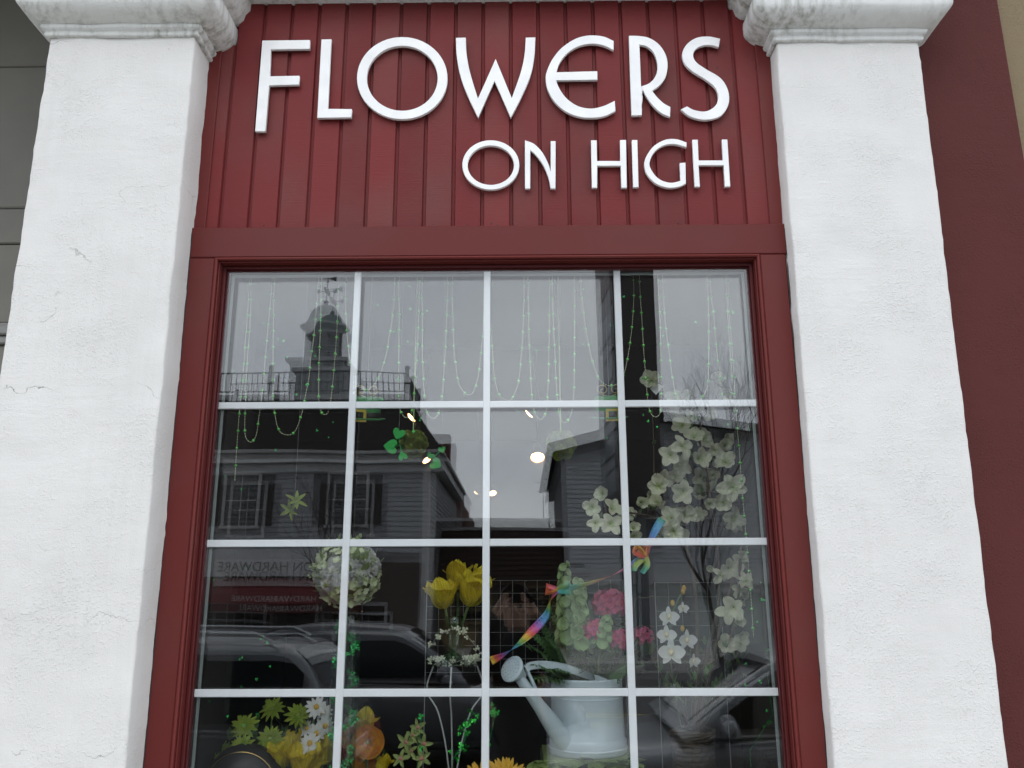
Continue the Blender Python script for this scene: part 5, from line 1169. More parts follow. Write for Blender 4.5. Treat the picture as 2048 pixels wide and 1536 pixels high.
# pink geraniums
def geranium(x, y, Y, r, label, base, n=26):
    c = P(x, y, Y); t = thing('geranium', label, 'flower', base, 'pink geraniums'); stem(t, c, base, .004)
    for k in range(n):
        z = 1-1.7*(k+.5)/n; rr = math.sqrt(max(0, 1-z*z)); d = Vector((rr*math.cos(k*ga), rr*math.sin(k*ga)-.2, z*.85)).normalized(); f = node('floret', t, axisM(c+Vector((d.x*r*1.1, d.y*r*.8, d.z*r*.85)), d, rnd.uniform(0, 6)))
        petals(f, WM[f.name], 5, PM['pink'], r*.40, rad(12), jit=.12)
gb_ = (wx+.03, wy+.01, wz+H_-.08)
geranium(1220, 1208, .34, .050, 'large pink geranium head beside the bells of Ireland', gb_, 30); geranium(1190, 1262, .29, .040, 'lower pink geranium head behind pale green bells', gb_); geranium(1238, 1280, .30, .036, 'pink geranium head close over the watering can', gb_); geranium(1284, 1272, .36, .032, 'dim pink geranium head right of the glazing bar', gb_, 20)
ctw = thing('curly_twig', 'brown curly willow twig behind the pink geranium', 'twig', (wx+.05, wy+.03, wz+H_-.08))
for pts in ([(1235, 1330, .38), (1262, 1260, .4), (1270, 1200, .4), (1290, 1196, .4), (1308, 1192, .4), (1306, 1198, .4)], [(1240, 1335, .38), (1275, 1290, .4), (1290, 1254, .4), (1310, 1254, .4)], [(1240, 1335, .38), (1280, 1300, .38), (1290, 1316, .38), (1306, 1320, .38)]):
    MB().tube(smooth_loop([Vector((wx+.05, wy+.03, wz+H_-.08))]+[P(*p) for p in pts], False, 90, 4), .0022, 5).build('twig', twigm, ctw)
# sunflowers at the sill
for i, (x, y, Y) in enumerate([(1012, 1566, .20), (966, 1570, .22)]):
    c = P(x, y, Y); bs_ = (c.x, Y+.06, BED); d = facing(0, .5)
    t = thing('sunflower', ['yellow sunflower low beside the watering can', 'yellow sunflower half hidden at the centre glazing bar'][i], 'flower', bs_, 'sunflowers'); M = axisM(c, d)
    petals(t, M, 18, PM['sunf'], .058, rad(8), r0_=.018, jit=.1); petals(t, M, 18, PM['sunf'], .054, rad(22), off=.5, r0_=.016, jit=.1); centre(t, M, .028, ctr_d, (1, 1, .4)); stem(t, c, bs_, .005)

# ---- wicker basket with shrub, orchid and dogwood
kx, ky, kz = P(1383, 1480, .42).x, .40, P(1383, 1478, .42-.08).z
bk_ = thing('wicker_basket', 'tall brown wicker basket holding the dogwood branches', 'basket', (kx, ky, BED)); hb_ = kz-BED; mb = MB()
nr_ = 46
for i in range(nr_):
    u = i/(nr_-1); r = .044+.018*u; pts = []
    for k in range(29):
        a = k*2*math.pi/28; o_ = .0035*(1 if (k+i) % 2 else -1); pts.append((kx+(r+o_)*math.cos(a), ky+(r+o_)*math.sin(a), BED+.006+hb_*u))
    mb.tube(pts, hb_/nr_*.62, 4, False)
tag(mb.build('weave', wicker, bk_, True), kind='stuff')
for k in range(14):
    a = k*2*math.pi/14; MB().tube([(kx+.042*math.cos(a), ky+.042*math.sin(a), BED), (kx+.062*math.cos(a), ky+.062*math.sin(a), kz)], .003, 5).build('stake', wicker, bk_)
mb = MB()
for q_ in range(5): mb.tube([(kx+(.066+.006*math.cos(q_*1.3+k*.5))*math.cos(k*.2245), ky+(.066+.006*math.cos(q_*1.3+k*.5))*math.sin(k*.2245), kz+.006*math.sin(q_*1.3+k*.5)+.004*q_) for k in range(29)], .005, 5, False)
mb.build('rim', wicker, bk_, True)
MB().lathe([(.001, .004), (.056, .004)], (kx, ky, kz-.03), 20).build('moss_fill', MATS['moss'], bk_)
sb_ = thing('leafy_shrub', 'low leafy green shrub in the wicker basket', 'plant', (kx, ky, kz-.03))
for x, y, Y in [(1300, 1310, .36), (1340, 1345, .30), (1380, 1310, .3), (1410, 1290, .45), (1440, 1300, .4), (1470, 1315, .4), (1500, 1300, .4), (1420, 1340, .25), (1465, 1350, .3), (1390, 1360, .22), (1320, 1370, .3), (1490, 1360, .32), (1440, 1370, .24), (1360, 1380, .24)]:
    e = P(x, y, Y); o_ = Vector((kx, ky, kz-.03)); pts = [o_, o_.lerp(e, .5)+Vector((0, 0, .03)), e]; MB().tube(pts, .0016, 4).build('sprig', twigm, sb_)
    for k in range(9):
        c = pts[1].lerp(e, k/8) if k < 7 else e; node('leaf', sb_, axisM(c, (rnd.uniform(-1, 1), rnd.uniform(-1, .4), rnd.uniform(-.2, 1))) @ Matrix.Rotation(rad(70), 4, 'X') @ Matrix.Scale(rnd.uniform(.022, .04), 4), PM['leaf'] if rnd.random() < .7 else PM['leafd'])
# orchid
ob = Vector((kx-.03, ky-.02, kz-.03)); oc = thing('white_orchid', 'white moth orchid stem with yellow buds before the pale shopfront', 'flower', ob)
opts = smooth_loop([ob, P(1348, 1372, .32), P(1340, 1300, .29), P(1345, 1230, .29), P(1356, 1200, .30), P(1366, 1180, .31)], False, 90, 5); MB().tube(opts, .0026, 6).build('stem', stemm, oc)
for x, y, r, d in [(1337, 1234, .036, (.1, .1)), (1333, 1270, .035, (-.1, .1)), (1342, 1305, .047, (0, .15)), (1373, 1280, .036, (.35, 0)), (1365, 1216, .022, (.3, 0)), (1386, 1322, .026, (.6, -.1))]:
    c = P(x, y, .27); f = node('bloom', oc, axisM(c, facing(*d), 0)); M = WM[f.name]
    q0 = facing(*d).to_track_quat('Z', 'Y')
    for a in (90, -90): node('petal', f, M @ Matrix.Rotation(rad(a), 4, 'Z') @ Matrix.Rotation(rad(14), 4, 'X') @ Matrix.Scale(r, 4), PM['orch'])
    for a in (0, 140, 220): node('sepal', f, M @ Matrix.Rotation(rad(a), 4, 'Z') @ Matrix.Rotation(rad(4), 4, 'X') @ Matrix.Scale(r*.95, 4), PM['orchn'])
    centre(f, M, r*.17, mat('orchid_lip', (.62, .55, .35), .5, var=.2), (1, 1.3, 1), 'lip', r*.15)
    j = min(opts, key=lambda p: (p-c).length); MB().tube([j, c+Vector((0, .012, 0))], .0014, 4).build('stalk', stemm, oc)
for x, y in [(1345, 1206), (1366, 1183), (1368, 1176), (1365, 1257)]: node('bud', oc, Matrix.Translation(P(x, y, .30)) @ Matrix.Diagonal((.007, .007, .010, 1)), sph(MATS['yellow_centre']))
# dogwood branches
def dogwood(label, trunk, flowers, base, sd):
    rr_ = random.Random(sd); t = thing('dogwood_branch', label, 'branch', base, None); path = smooth_loop([Vector(base)]+[P(*p) for p in trunk], False, 100, 5)
    MB().tube(path, [.0075-.005*i/len(path) for i in range(len(path))], 6).build('stem', twigm, t, True); nodes = list(path[4:])
    ex = [(x+rr_.uniform(-34, 34), y+rr_.uniform(-30, 34), Y+rr_.uniform(.05, .12), r*rr_.uniform(.7, .95)) for x, y, Y, r in flowers if rr_.random() < .75 and y > 780]
    for x, y, Y, r in list(flowers)+ex:
        c = P(x, y, Y); j = min(nodes, key=lambda p: (p-c).length+max(0, p.z-c.z)*1.5); mid = (j+c)/2+Vector((rr_.uniform(-.01, .01), .015, -.012))
        MB().tube([j, mid, c+Vector((0, .006, 0))], .0018, 5, False).build('twig', twigm, t); nodes += [mid]
        d = facing(rr_.uniform(-.6, .6), rr_.uniform(-.35, .5)); f = node('flower', t, axisM(c, d, rr_.uniform(0, 6))); M = WM[f.name]; op = rr_.choice((14, 20, 34, 48))
        petals(f, M, 4 if rr_.random() < .6 else 5, PM['dog'] if rr_.random() < .7 else PM['dog2'], r*rr_.uniform(.92, 1.1), rad(op), jit=.16); centre(f, M, r*.10, ctr_g, (1, 1, 1))
        if rr_.random() < .5: node('leaf', t, axisM(mid, (rr_.uniform(-1, 1), -1, rr_.uniform(-.5, .8))) @ Matrix.Rotation(rad(60), 4, 'X') @ Matrix.Scale(rr_.uniform(.03, .05), 4), PM['leaf'])
db = (kx+.01, ky+.02, kz-.03)
S = .046
dogwood('upright dogwood branch crowded with cream blossoms at the right window edge', [(1410, 1330, .42), (1438, 1200, .42), (1432, 1080, .40), (1415, 960, .38), (1400, 860, .38), (1440, 770, .40)],
    [(1378, 788, .45, S*.9), (1440, 762, .46, S), (1350, 800, .46, S*.9), (1446, 806, .42, S), (1417, 826, .44, S*.9), (1364, 852, .40, S*.85), (1363, 893, .28, S*1.15), (1341, 911, .30, S*.95), (1396, 918, .33, S), (1356, 932, .33, S), (1408, 878, .42, S*.9), (1452, 926, .33, S*1.05), (1449, 892, .42, S), (1466, 974, .27, S*1.2), (1366, 982, .32, S), (1400, 952, .42, S), (1350, 955, .42, S*.9), (1418, 1008, .33, S), (1446, 1005, .31, S), (1464, 1036, .32, S), (1400, 1030, .44, S*.8), (1480, 1000, .44, S*.9), (1392, 985, .44, S*.9), (1425, 950, .40, S*.9), (1476, 905, .44, S*.8)], db, 5)
dogwood('dogwood branch reaching left above the rainbow ribbon with cream blossoms', [(1395, 1300, .40), (1390, 1180, .38), (1370, 1090, .36), (1320, 1040, .33), (1250, 1025, .31), (1195, 1030, .30)],
    [(1184, 1013, .28, S*.85), (1190, 1046, .27, S*.95), (1222, 1018, .29, S*.95), (1220, 1048, .28, S*.9), (1240, 1040, .31, S*.8), (1266, 1058, .30, S*.75), (1281, 1005, .28, S*.9), (1300, 992, .33, S*.7), (1316, 1008, .28, S), (1318, 972, .28, S*.95), (1343, 1036, .30, S), (1346, 1062, .29, S), (1330, 1060, .36, S*.8), (1370, 1030, .36, S*.9), (1303, 762, .34, S*.9)], db, 6)
dogwood('drooping dogwood branch with cream blossoms at the lower right', [(1425, 1320, .36), (1460, 1180, .34), (1480, 1120, .32), (1478, 1180, .30), (1468, 1250, .28), (1455, 1290, .27)],
    [(1456, 1136, .30, S*.95), (1480, 1124, .33, S*.95), (1492, 1162, .30, S*.85), (1516, 1166, .31, S*.8), (1440, 1150, .36, S*.8), (1467, 1214, .26, S*1.05), (1470, 1244, .27, S*.9), (1452, 1286, .30, S*.8), (1480, 1180, .34, S*.8), (1490, 1100, .40, S*.8)], db, 8)
tg = tag(MB().add([P(1300, 777, .335), P(1314, 766, .33), P(1327, 773, .33), P(1312, 790, .335), P(1300, 777, .336), P(1314, 766, .331), P(1327, 773, .331), P(1312, 790, .336)], [(0, 3, 2, 1), (4, 5, 6, 7), (0, 1, 5, 4), (1, 2, 6, 5), (2, 3, 7, 6), (3, 0, 4, 7)]).build('price_tag', mat('paper_tag', (.75, .76, .74), .7)), 'white paper price tag on the highest dogwood blossom', 'tag')

# ---- rainbow ribbon
def rainbow():
    m = bpy.data.materials.new('rainbow_ribbon'); m.use_nodes = True; t = m.node_tree; b = t.nodes['Principled BSDF']; b.inputs['Roughness'].default_value = .35
    uv = N(t, 'ShaderNodeUVMap'); sp_ = N(t, 'ShaderNodeSeparateXYZ'); fr = N(t, 'ShaderNodeMath', operation='FRACT'); r = N(t, 'ShaderNodeValToRGB'); r.color_ramp.interpolation = 'EASE'
    t.links.new(uv.outputs['UV'], sp_.inputs[0]); t.links.new(sp_.outputs['X'], fr.inputs[0]); t.links.new(fr.outputs[0], r.inputs['Fac']); t.links.new(r.outputs['Color'], b.inputs['Base Color'])
    cols = [(0, (.09, .35, .55)), (.17, (.10, .30, .62)), (.3, (.30, .14, .48)), (.42, (.62, .09, .28)), (.54, (.70, .12, .06)), (.66, (.72, .45, .05)), (.78, (.30, .42, .08)), (.9, (.06, .34, .20)), (1, (.09, .35, .55))]
    e = r.color_ramp.elements
    e[0].position, e[0].color = cols[0][0], (*cols[0][1], 1); e[1].position, e[1].color = cols[-1][0], (*cols[-1][1], 1)
    for p, c in cols[1:-1]: x = e.new(p); x.color = (*c, 1)
    return m
rbm = rainbow()
def ribbon(pts, w_, tw, u0_, u1_, name, par, tilt=0):
    pts = smooth_loop([P(*p) for p in pts], False, 100, 6); n = len(pts); mb = MB()
    for i, p in enumerate(pts):
        d = (pts[min(i+1, n-1)]-pts[max(i-1, 0)]).normalized(); s_ = d.cross(Vector((0, 1, 0))).normalized(); b_ = d.cross(s_); a = tilt+tw*i/n
        e = s_*math.cos(a)+b_*math.sin(a); nn_ = d.cross(e)
        mb.v += [p+e*w_*.5+nn_*.0002, p-e*w_*.5+nn_*.0002, p-e*w_*.5-nn_*.0002, p+e*w_*.5-nn_*.0002]
    for i in range(n-1):
        for k in range(4): mb.f.append((i*4+k, i*4+(k+1) % 4, (i+1)*4+(k+1) % 4, (i+1)*4+k))
    o = mb.build(name, rbm, par, True); uvl = o.data.uv_layers.new(name='UVMap')
    for pl in o.data.polygons:
        for li in pl.loop_indices: uvl.data[li].uv = (u0_+(u1_-u0_)*(o.data.loops[li].vertex_index//4)/(n-1), .5)
    return o
rb = thing('rainbow_ribbon', 'rainbow ribbon draped from the dogwood to the watering can', 'ribbon', P(1290, 1110, .25))
ribbon([(1325, 1038, .27), (1312, 1058, .25), (1300, 1085, .245), (1292, 1108, .24)], .028, 1.2, -.1, .5, 'ribbon_length', rb, .2)
ribbon([(1287, 1112, .24), (1262, 1128, .24), (1230, 1148, .245), (1190, 1163, .25), (1150, 1174, .245), (1120, 1178, .24)], .021, 2.6, .05, 1.1, 'ribbon_length', rb, .5)
ribbon([(1112, 1182, .24), (1100, 1205, .23), (1092, 1232, .225), (1065, 1262, .20), (1038, 1288, .18), (1010, 1308, .17), (982, 1322, .17)], .028, 5.2, -.75, 1.7, 'ribbon_length', rb, .9)
for pts, a_, b_ in [([(1290, 1112, .24), (1270, 1105, .22), (1274, 1092, .22), (1290, 1112, .235)], .5, .62), ([(1290, 1112, .24), (1296, 1092, .22), (1288, 1088, .22), (1289, 1112, .235)], .5, .6), ([(1288, 1114, .24), (1272, 1130, .225), (1268, 1142, .22)], .72, .88), ([(1290, 1114, .24), (1294, 1130, .225), (1284, 1146, .22)], .7, .95), ([(1114, 1180, .24), (1096, 1172, .22), (1094, 1186, .22), (1114, 1182, .235)], .45, .62), ([(1116, 1180, .24), (1138, 1168, .22), (1142, 1184, .22), (1116, 1182, .235)], .82, .95)]:
    ribbon(pts, .022, .6, a_, b_, 'bow_loop', rb, .3)

# ---- hanging ornaments
def hanger(par, p, z1=2.895, r=.0004): MB().tube([p, (p.x, p.y, z1)], r, 4).build('hanging_thread', wirew, par)
hook = tag(MB().tube([(-.86, .125, 2.80), (.86, .125, 2.80)], .004, 8).build('ceiling_rail', mat('rail_metal', (.10, .10, .10), .5)), 'thin dark rail inside along the window head', 'rail')
hook2 = tag(MB().tube([(-.862, .325, 2.90), (.862, .325, 2.90)], .005, 8).build('ceiling_rail', MATS['rail_metal']), 'second dark rail behind the bead garlands', 'rail')
def roseball(x, y, Y, r, label):
    c = P(x, y, Y); t = thing('rose_ball', label, 'ornament', c-Vector((0, 0, r)), 'hanging rose balls'); MB().sphere(c, r*.7, 14, 9).build('core', roseg, t, True)
    for k in range(20):
        z = 1-2*(k+.5)/20; rr = math.sqrt(1-z*z); d = Vector((rr*math.cos(k*ga+1), rr*math.sin(k*ga+1), z)); rose(t, axisM(c+d*r*.78, d, rnd.uniform(0, 6)), r*.42, PM['shell_g'], turns=3)
    p = c+Vector((0, 0, r*.6)); MB().box(c.x-.0022, c.x+.0022, c.y-.0005, c.y+.0005, p.z, 2.895).build('ribbon', mat('pale_green_ribbon', (.35, .45, .2), .5), t); return c
c1 = roseball(826, 888, .33, .054, 'olive rose ball hanging with bright green shamrock hearts beside it'); c2 = roseball(1122, 890, .33, .056, 'olive rose ball hanging alone against the reflected sky')
heartf = mat('bright_green_heart', (.02, .50, .08), .3, var=.1, trans=.2)
def heart_mesh():
    pts = [(0, -.95), (.45, -.55), (.85, -.1), (.98, .35), (.85, .72), (.5, .85), (.18, .70), (0, .45), (-.18, .70), (-.5, .85), (-.85, .72), (-.98, .35), (-.85, -.1), (-.45, -.55)]
    lp = smooth_loop([Vector((x, 0, z)) for x, z in pts], True, 50, 4); return curve_mesh('heart', [[(p.x, p.z) for p in lp]], .3, .06, heartf)
hme = heart_mesh()
sh = thing('shamrock_ornament', 'bright green shamrock ornament hanging against the olive rose ball', 'ornament', P(795, 890, .30))
for x, y, s_, a in [(781, 893, .026, 95), (797, 868, .022, 20), (805, 912, .016, 160)]: node('leaf', sh, Matrix.Translation(P(x, y, .29)) @ Matrix.Rotation(rad(a), 4, 'Y') @ Matrix.Scale(s_, 4), hme)
MB().tube([P(797, 868, .295), P(800, 890, .30), P(788, 893, .30)], .002, 5).tube([P(805, 912, .295), P(800, 890, .30)], .002, 5).build('stalk', heartf, sh); hanger(sh, P(798, 865, .296))
sh2 = thing('shamrock_ornament', 'dim green shamrock ornament hanging low right of the olive rose ball', 'ornament', P(868, 922, .34))
for x, y, s_, a in [(872, 928, .022, -60), (860, 912, .014, 30), (884, 900, .013, -10)]: node('leaf', sh2, Matrix.Translation(P(x, y, .36)) @ Matrix.Rotation(rad(a), 4, 'Y') @ Matrix.Scale(s_, 4), hme)
MB().tube([P(872, 928, .363), P(866, 915, .363), P(884, 900, .363)], .002, 5).build('stalk', heartf, sh2); hanger(sh2, P(884, 895, .363))
def hat(x, y, Y, s_, yaw_, roll_, label):
    c = P(x, y, Y); M = Matrix.Translation(c) @ Matrix.Rotation(roll_, 4, 'Y') @ Matrix.Rotation(yaw_, 4, 'Z') @ Matrix.Rotation(rad(14), 4, 'X') @ Matrix.Scale(s_, 4); t = thing('felt_hat', label, 'ornament', None, 'green felt hats', M=M)
    def lb(mb, name, m, par=t, sm=True): return node(name, par, M, mb.mesh(name, m, sm))
    lb(MB().lathe([(.001, 1.0), (.60, 1.0), (.64, .96), (.60, .5), (.56, .05), (.001, .05)], (0, 0, 0), 28), 'crown', felt); lb(MB().lathe([(.56, .05), (.78, .10), (.82, .08), (.78, .04), (.5, .0), (.001, .0)], (0, 0, 0), 28), 'brim', felt)
    bd = lb(MB().lathe([(.575, .08), (.60, .09), (.615, .32), (.585, .33)], (0, 0, 0), 28), 'band', darkpot)
    fr = MB()
    for a, b_, c_, d_ in [(-.30, .30, .36, .46), (-.30, .30, -.06, .04), (-.30, -.19, .0401, .3599), (.19, .30, .0401, .3599)]: fr.box(a, b_, -.72, -.64, c_, d_)
    lb(fr, 'buckle', gold, bd, False)
    for sgn_ in (-1, 1):
        pts = [Vector((sgn_*(.28+.26*math.cos(k*.42)*(1-k/22)), -.1, 1.25+.26*math.sin(k*.42)*(1-k/22)+.0)) for k in range(20)]; lb(MB().tube([Vector((sgn_*.1, 0, 1.0)), Vector((sgn_*.3, -.05, 1.05))]+pts, .016, 5), 'curly_wire', gold)
    th = MB().tube([M @ Vector((0, 0, 1.0)), Vector(((M @ Vector((0, 0, 1))).x, (M @ Vector((0, 0, 1))).y, 2.895))], .0006, 4); th.build('hanging_thread', wirew, t)
hat(733, 840, .27, .080, rad(-14), rad(6), 'green felt hat ornament hanging near the reflected cupola'); hat(1219, 838, .28, .080, rad(6), rad(-3), 'green felt hat ornament hanging before the pylon reflection')
lily = thing('lime_lily', 'lime green silk lily hanging alone over the hardware store reflection', 'flower', P(587, 1012, .3), None)
for x, y, d in [(583, 1020, (-.4, -.2)), (592, 1003, (.5, .5))]:
    f = node('bloom', lily, axisM(P(x, y, .30), facing(*d))); petals(f, WM[f.name], 6, PM['lime'], .040, rad(34), jit=.15); centre(f, WM[f.name], .008, ctr_g)
MB().tube([P(583, 1020, .30), P(592, 1003, .305), P(590, 985, .31)], .002, 5).build('stem', stemm, lily); hanger(lily, P(590, 985, .31))

# ---- bead garlands
def bead_string(crop, pts, label, Y=.125):
    ox, oy, sc_ = crop; w_ = [P(ox+x/sc_, oy+y/sc_, Y+rnd.uniform(-.002, .002)) for x, y in pts]
    w_ = [Vector((w_[0].x, .125, 2.797))]+w_
    if pts[-1][1] < 420: w_.append(Vector((w_[-1].x, .125, 2.797)))
    path = smooth_loop(w_, False, 120, 10); mb = MB(); big = MB(); acc = 0; nxt = 0; k = 0
    for a, b_ in zip(path[:-1], path[1:]):
        L = (b_-a).length; u = 0
        while nxt <= acc+L:
            c = a.lerp(b_, (nxt-acc)/max(L, 1e-6)); 
            if k % 6 == 0: big.sphere(c, .0054, 8, 6)
            else: mb.sphere(c, .0017, 5, 4)
            nxt += .0094; k += 1
        acc += L
    t = thing('bead_garland', label, 'garland', path[0], 'green bead garlands'); MB().tube(path, .0005, 3, False).build('string', bead_s, t); tag(mb.build('small_beads', bead_s, t, True), kind='stuff'); tag(big.build('large_beads', bead_g, t, True), kind='stuff')
A_, B4 = (420, 540, 3.531), (960, 540, 3.413)
GLS = ['single string of green beads before the dark store roof', 'narrow green bead loop dipping onto the dark roof reflection', 'wide green bead loop dipping deepest onto the dark roof reflection', 'narrow green bead loop before the reflected cupola', 'bead loop crossing behind the first upright glazing bar', 'narrow bead loop just above the lit lamp and rose ball', 'bead loop right of the olive rose ball ribbon', 'wide bead loop left of the central glazing bar', 'wide bead loop right of the central glazing bar', 'narrow bead loop over the crescent lamp', 'narrow bead loop before the lone rose ball thread', 'wide bead loop running behind the pylon reflection edge', 'narrow bead loop before the dark pylon reflection', 'wide bead loop over the topmost dogwood blossoms', 'narrow bead loop beside the longest bead string']
for cr_, pts in [
 (A_, [(275, 130), (265, 290), (238, 665), (208, 1000), (190, 1240), (175, 1490)]),
 (A_, [(290, 130), (283, 370), (265, 620), (252, 900), (247, 1150), (285, 1215), (325, 1170), (345, 1040), (370, 850), (388, 650), (410, 400), (432, 160)]),
 (A_, [(450, 170), (448, 365), (445, 620), (445, 870), (455, 1000), (487, 1130), (545, 1165), (603, 1135), (650, 1005), (675, 880), (700, 750), (712, 620), (730, 495), (742, 370), (755, 240), (762, 150)]),
 (A_, [(785, 150), (780, 400), (770, 650), (768, 900), (785, 1000), (810, 1020), (835, 1000), (855, 905), (880, 650), (890, 520), (900, 340), (905, 200)]),
 (A_, [(958, 150), (963, 390), (990, 650), (1030, 780), (1075, 835), (1122, 845), (1165, 800), (1200, 735), (1240, 615), (1263, 490), (1283, 365), (1297, 240), (1303, 140)]),
 (A_, [(1332, 180), (1337, 280), (1335, 410), (1333, 660), (1337, 920), (1348, 1000), (1385, 1042), (1425, 1000), (1442, 860), (1455, 670), (1465, 550), (1470, 425), (1478, 180)]),
 (A_, [(1497, 180), (1500, 355), (1500, 600), (1505, 740), (1515, 880), (1530, 1000), (1575, 1048), (1612, 1015), (1638, 885), (1650, 755), (1658, 625), (1665, 500), (1670, 370), (1677, 120)]),
 (A_, [(1710, 160), (1717, 410), (1725, 600), (1735, 660), (1752, 790), (1790, 860), (1828, 882), (1860, 860), (1890, 770), (1907, 645), (1920, 520), (1930, 400), (1934, 160)]),
 (B4, [(60, 150), (68, 350), (80, 480), (88, 600), (98, 720), (125, 840), (165, 882), (210, 885), (245, 820), (265, 750), (277, 630), (287, 510), (293, 390), (300, 150)]),
 (B4, [(328, 120), (335, 480), (340, 600), (346, 720), (353, 850), (372, 970), (415, 1020), (452, 960), (462, 830), (468, 710), (470, 590), (473, 330), (475, 120)]),
 (B4, [(495, 180), (503, 410), (515, 655), (520, 775), (537, 965), (555, 1025), (590, 1038), (628, 960), (640, 835), (643, 715), (645, 350), (645, 120)]),
 (B4, [(690, 145), (717, 375), (737, 490), (763, 610), (805, 727), (850, 780), (910, 787), (955, 760), (988, 690), (1013, 570), (1030, 455), (1042, 335), (1050, 160)]),
 (B4, [(1093, 160), (1105, 340), (1112, 465), (1120, 585), (1130, 710), (1140, 840), (1160, 965), (1195, 1003), (1225, 985), (1235, 940), (1237, 820), (1233, 570), (1228, 330), (1220, 200)]),
 (B4, [(1250, 160), (1270, 400), (1287, 530), (1300, 645), (1320, 770), (1340, 860), (1385, 905), (1440, 915), (1500, 890), (1545, 820), (1557, 770), (1560, 650), (1562, 520), (1560, 270), (1556, 160)]),
 (B4, [(1578, 160), (1597, 330), (1610, 470), (1622, 595), (1637, 720), (1655, 850), (1690, 890), (1715, 860), (1722, 770), (1712, 600), (1700, 450), (1690, 300), (1683, 150)])]:
    bead_string(cr_, pts, GLS.pop(0))
bead_string(B4, [(1695, 160), (1705, 340), (1715, 460), (1728, 640), (1738, 830), (1757, 1100), (1770, 1225), (1785, 1450), (1810, 1750), (1840, 2100), (1868, 2510)], 'longest single string of green beads hanging before the dogwood blossoms')
# loose foil confetti stuck to the inner pane
cf = MB()
for k in range(95):
    x, y = (rnd.uniform(440, 1500), rnd.uniform(560, 900)) if k < 60 else (rnd.uniform(400, 560), rnd.uniform(900, 1520)) if k < 80 else (rnd.uniform(1480, 1550), rnd.uniform(1150, 1530))
    c = P(x, y, .08); c.y = .0355-.0036*c.x+.0060*(c.z-2.0)+.001; M = axisM(c, (rnd.uniform(-.2, .2), -1, rnd.uniform(-.2, .2)), rnd.uniform(0, 6), rnd.uniform(.0026, .0045)); cm = clover_mesh(foil); cf.add([M @ p for p in cm.v], cm.f)
tag(cf.build('shamrock_confetti', foil), 'tiny green foil shamrocks stuck on the inner pane', 'confetti', kind='stuff')

# ---- leafy filler stems between the flowers
def foliage(name, label, base, spots, n, size, meshes, spread=26):
    t = thing(name, label, 'plant', base)
    for x, y, Y in spots:
        e = P(x, y, Y); b_ = Vector(base); mid = b_.lerp(e, .55)+Vector((0, .02, .03)); MB().tube([b_, mid, e], .0018, 4).build('stem', stemm, t)
        for k in range(n):
            c = mid.lerp(e, .25+.75*k/max(1, n-1))+Vector((rnd.uniform(-.012, .012), rnd.uniform(-.012, .012), rnd.uniform(-.008, .008)))
            node('leaf', t, axisM(c, (rnd.uniform(-1, 1), rnd.uniform(-1, .2), rnd.uniform(-.3, .9))) @ Matrix.Rotation(rad(68), 4, 'X') @ Matrix.Scale(size*rnd.uniform(.7, 1.25), 4), rnd.choice(meshes))
foliage('leafy_plant', 'dark green leafy stems among the lime daisies and tulips', (B1.x, .36, .70), [(455, 1470, .40), (510, 1445, .42), (520, 1495, .36), (565, 1450, .42), (600, 1465, .42), (575, 1480, .40), (640, 1440, .44), (430, 1500, .40), (660, 1475, .42)], 8, .05, [PM['leaf'], PM['leaf'], PM['leafl']])
foliage('leafy_plant', 'dark leafy stems behind the watering can and pink geraniums', (wx+.04, wy+.05, wz+H_-.08), [(1265, 1300, .44), (1290, 1330, .42), (1250, 1330, .46), (1180, 1240, .5), (1100, 1230, .5), (1245, 1230, .48), (1310, 1300, .44), (1070, 1300, .46), (1210, 1310, .46)], 8, .055, [PM['leaf'], PM['leaf'], PM['leafd']])
foliage('leafy_plant', 'green leafy stems beside the orange ranunculus', (B2.x, .48, .70), [(710, 1500, .5), (755, 1490, .48), (700, 1450, .52), (770, 1510, .46), (745, 1520, .44)], 7, .05, [PM['leaf'], PM['leafl']])
# ---- wire grid panels standing behind the display
def wire_grid(x0p, x1p, y0p, y1p, Y, label):
    a, b_ = P(x0p, y1p, Y), P(x1p, y0p, Y); t = thing('wire_grid', label, 'grid panel', ((a.x+b_.x)/2, Y, BED)); n = round((b_.x-a.x)/.052); m_ = round((b_.z-a.z)/.052)
    for k in range(n+1): x = a.x+(b_.x-a.x)*k/n; MB().tube([(x, Y, a.z), (x, Y, b_.z)], .0008, 4).build('wire', wirew, t)
    for k in range(m_+1): z = a.z+(b_.z-a.z)*k/m_; MB().tube([(a.x, Y+.0017, z), (b_.x, Y+.0017, z)], .0008, 4).build('wire', wirew, t)
    for x in (a.x, b_.x): MB().tube([(x, Y+.006, BED), (x, Y+.006, b_.z)], .002, 6).build('upright', wirew, t)
wire_grid(850, 1246, 1160, 1345, 1.05, 'white wire grid panel behind the tulips and ribbon'); wire_grid(1316, 1440, 1165, 1310, 1.0, 'small white wire grid panel behind the white orchid')

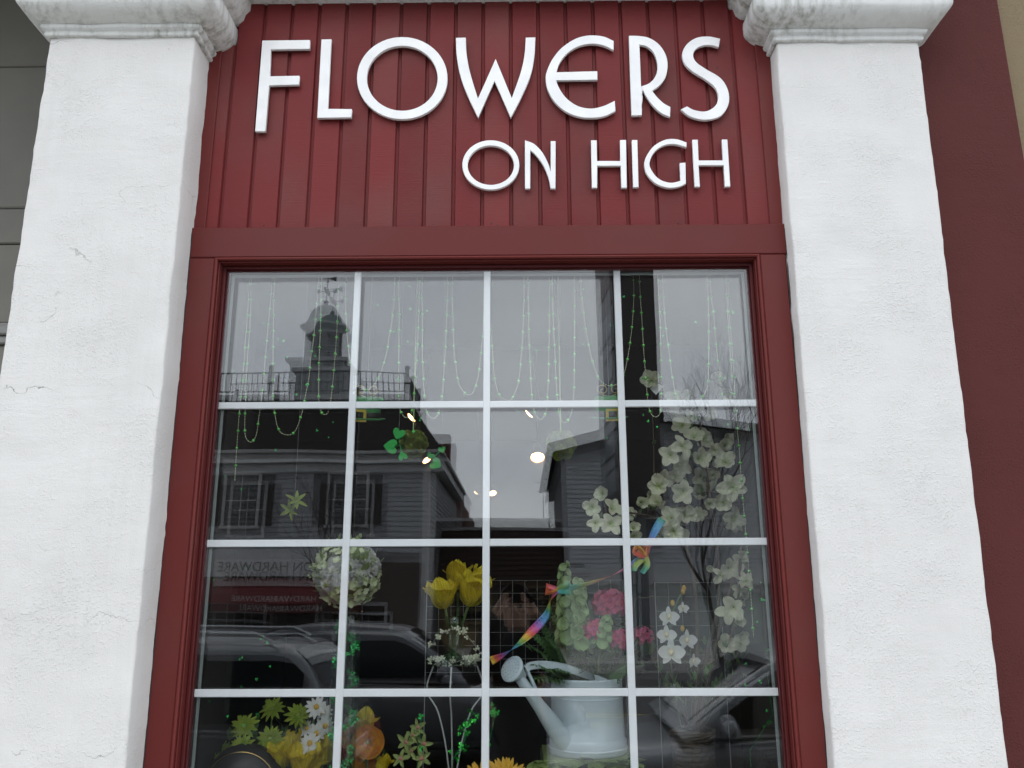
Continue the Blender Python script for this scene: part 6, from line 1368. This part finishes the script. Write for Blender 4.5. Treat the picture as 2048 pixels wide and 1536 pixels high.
# ---- lit track lamps in the shop
lampm = mat('lamp_shade_bronze', (.10, .06, .035), .4, metal=.5); bulbm = mat('warm_bulb', (.9, .7, .4), .4, emit=((1.0, .58, .24), 14))
track = tag(MB().box(-1.6, 1.6, 2.58, 2.62, 3.22, 3.2499).box(-.9, 1.2, 4.18, 4.22, 3.22, 3.2499).build('lamp_track', roomc), 'black ceiling track carrying the lit lamps', 'track')
ll = ['warm lit track lamp directly above the olive rose ball', 'warm lit track lamp just below the olive rose ball', 'warm lit track lamp left of the lone rose ball, shaded side out', 'warm lit track lamp shining as a crescent by the lone rose ball', 'small warm lit lamp deep in the shop over the low roof', 'faint warm lamp deep in the shop']
for i, (x, y, Y, r, tilt_) in enumerate([(824, 834, 2.6, .034, (-.75, -.25)), (853, 919, 2.6, .030, (.65, -.3)), (1060, 826, 2.6, .036, (-.8, .08)), (1075, 914, 2.6, .042, (.0, -.55)), (985, 986, 4.2, .030, (.2, -.5)), (953, 984, 4.2, .026, (-.7, .1))]):
    c = P(x, y, Y); d = Vector((tilt_[0], tilt_[1], -.75)).normalized(); t = thing('track_lamp', ll[i], 'lamp', c, 'lit track lamps'); q_ = d.to_track_quat('Z', 'Y').to_matrix().to_4x4()
    M = Matrix.Translation(c) @ q_; node('lamp_shade', t, M, MB().lathe([(r*.35, -r*2.4), (r*.55, -r*2.3), (r*.75, -r*1.2), (r*1.15, r*.25), (r*1.10, r*.2), (r*.70, -r*1.2), (r*.45, -r*2.2)], (0, 0, 0), 20).mesh('lamp_shade', lampm, True))
    node('bulb', t, M @ Matrix.Diagonal((r*.98, r*.98, r*.45, 1)), sph(bulbm))
    MB().tube([M @ Vector((0, 0, -r*2.35)), Vector((c.x, Y, 3.221))], .006, 6).build('stem', roomc, t)
# counter and shelf units deep in the shop
ct = thing('shop_counter', 'dark wooden counter deep inside the shop', 'counter', (0, 4.6, .05)); MB().bbox(-1.4, .9, 4.3, 4.9, .051, 1.0, .01).build('counter_body', floorm, ct); MB().bbox(-1.45, .95, 4.25, 4.95, 1.001, 1.04, .005).build('counter_top', twigm, ct)
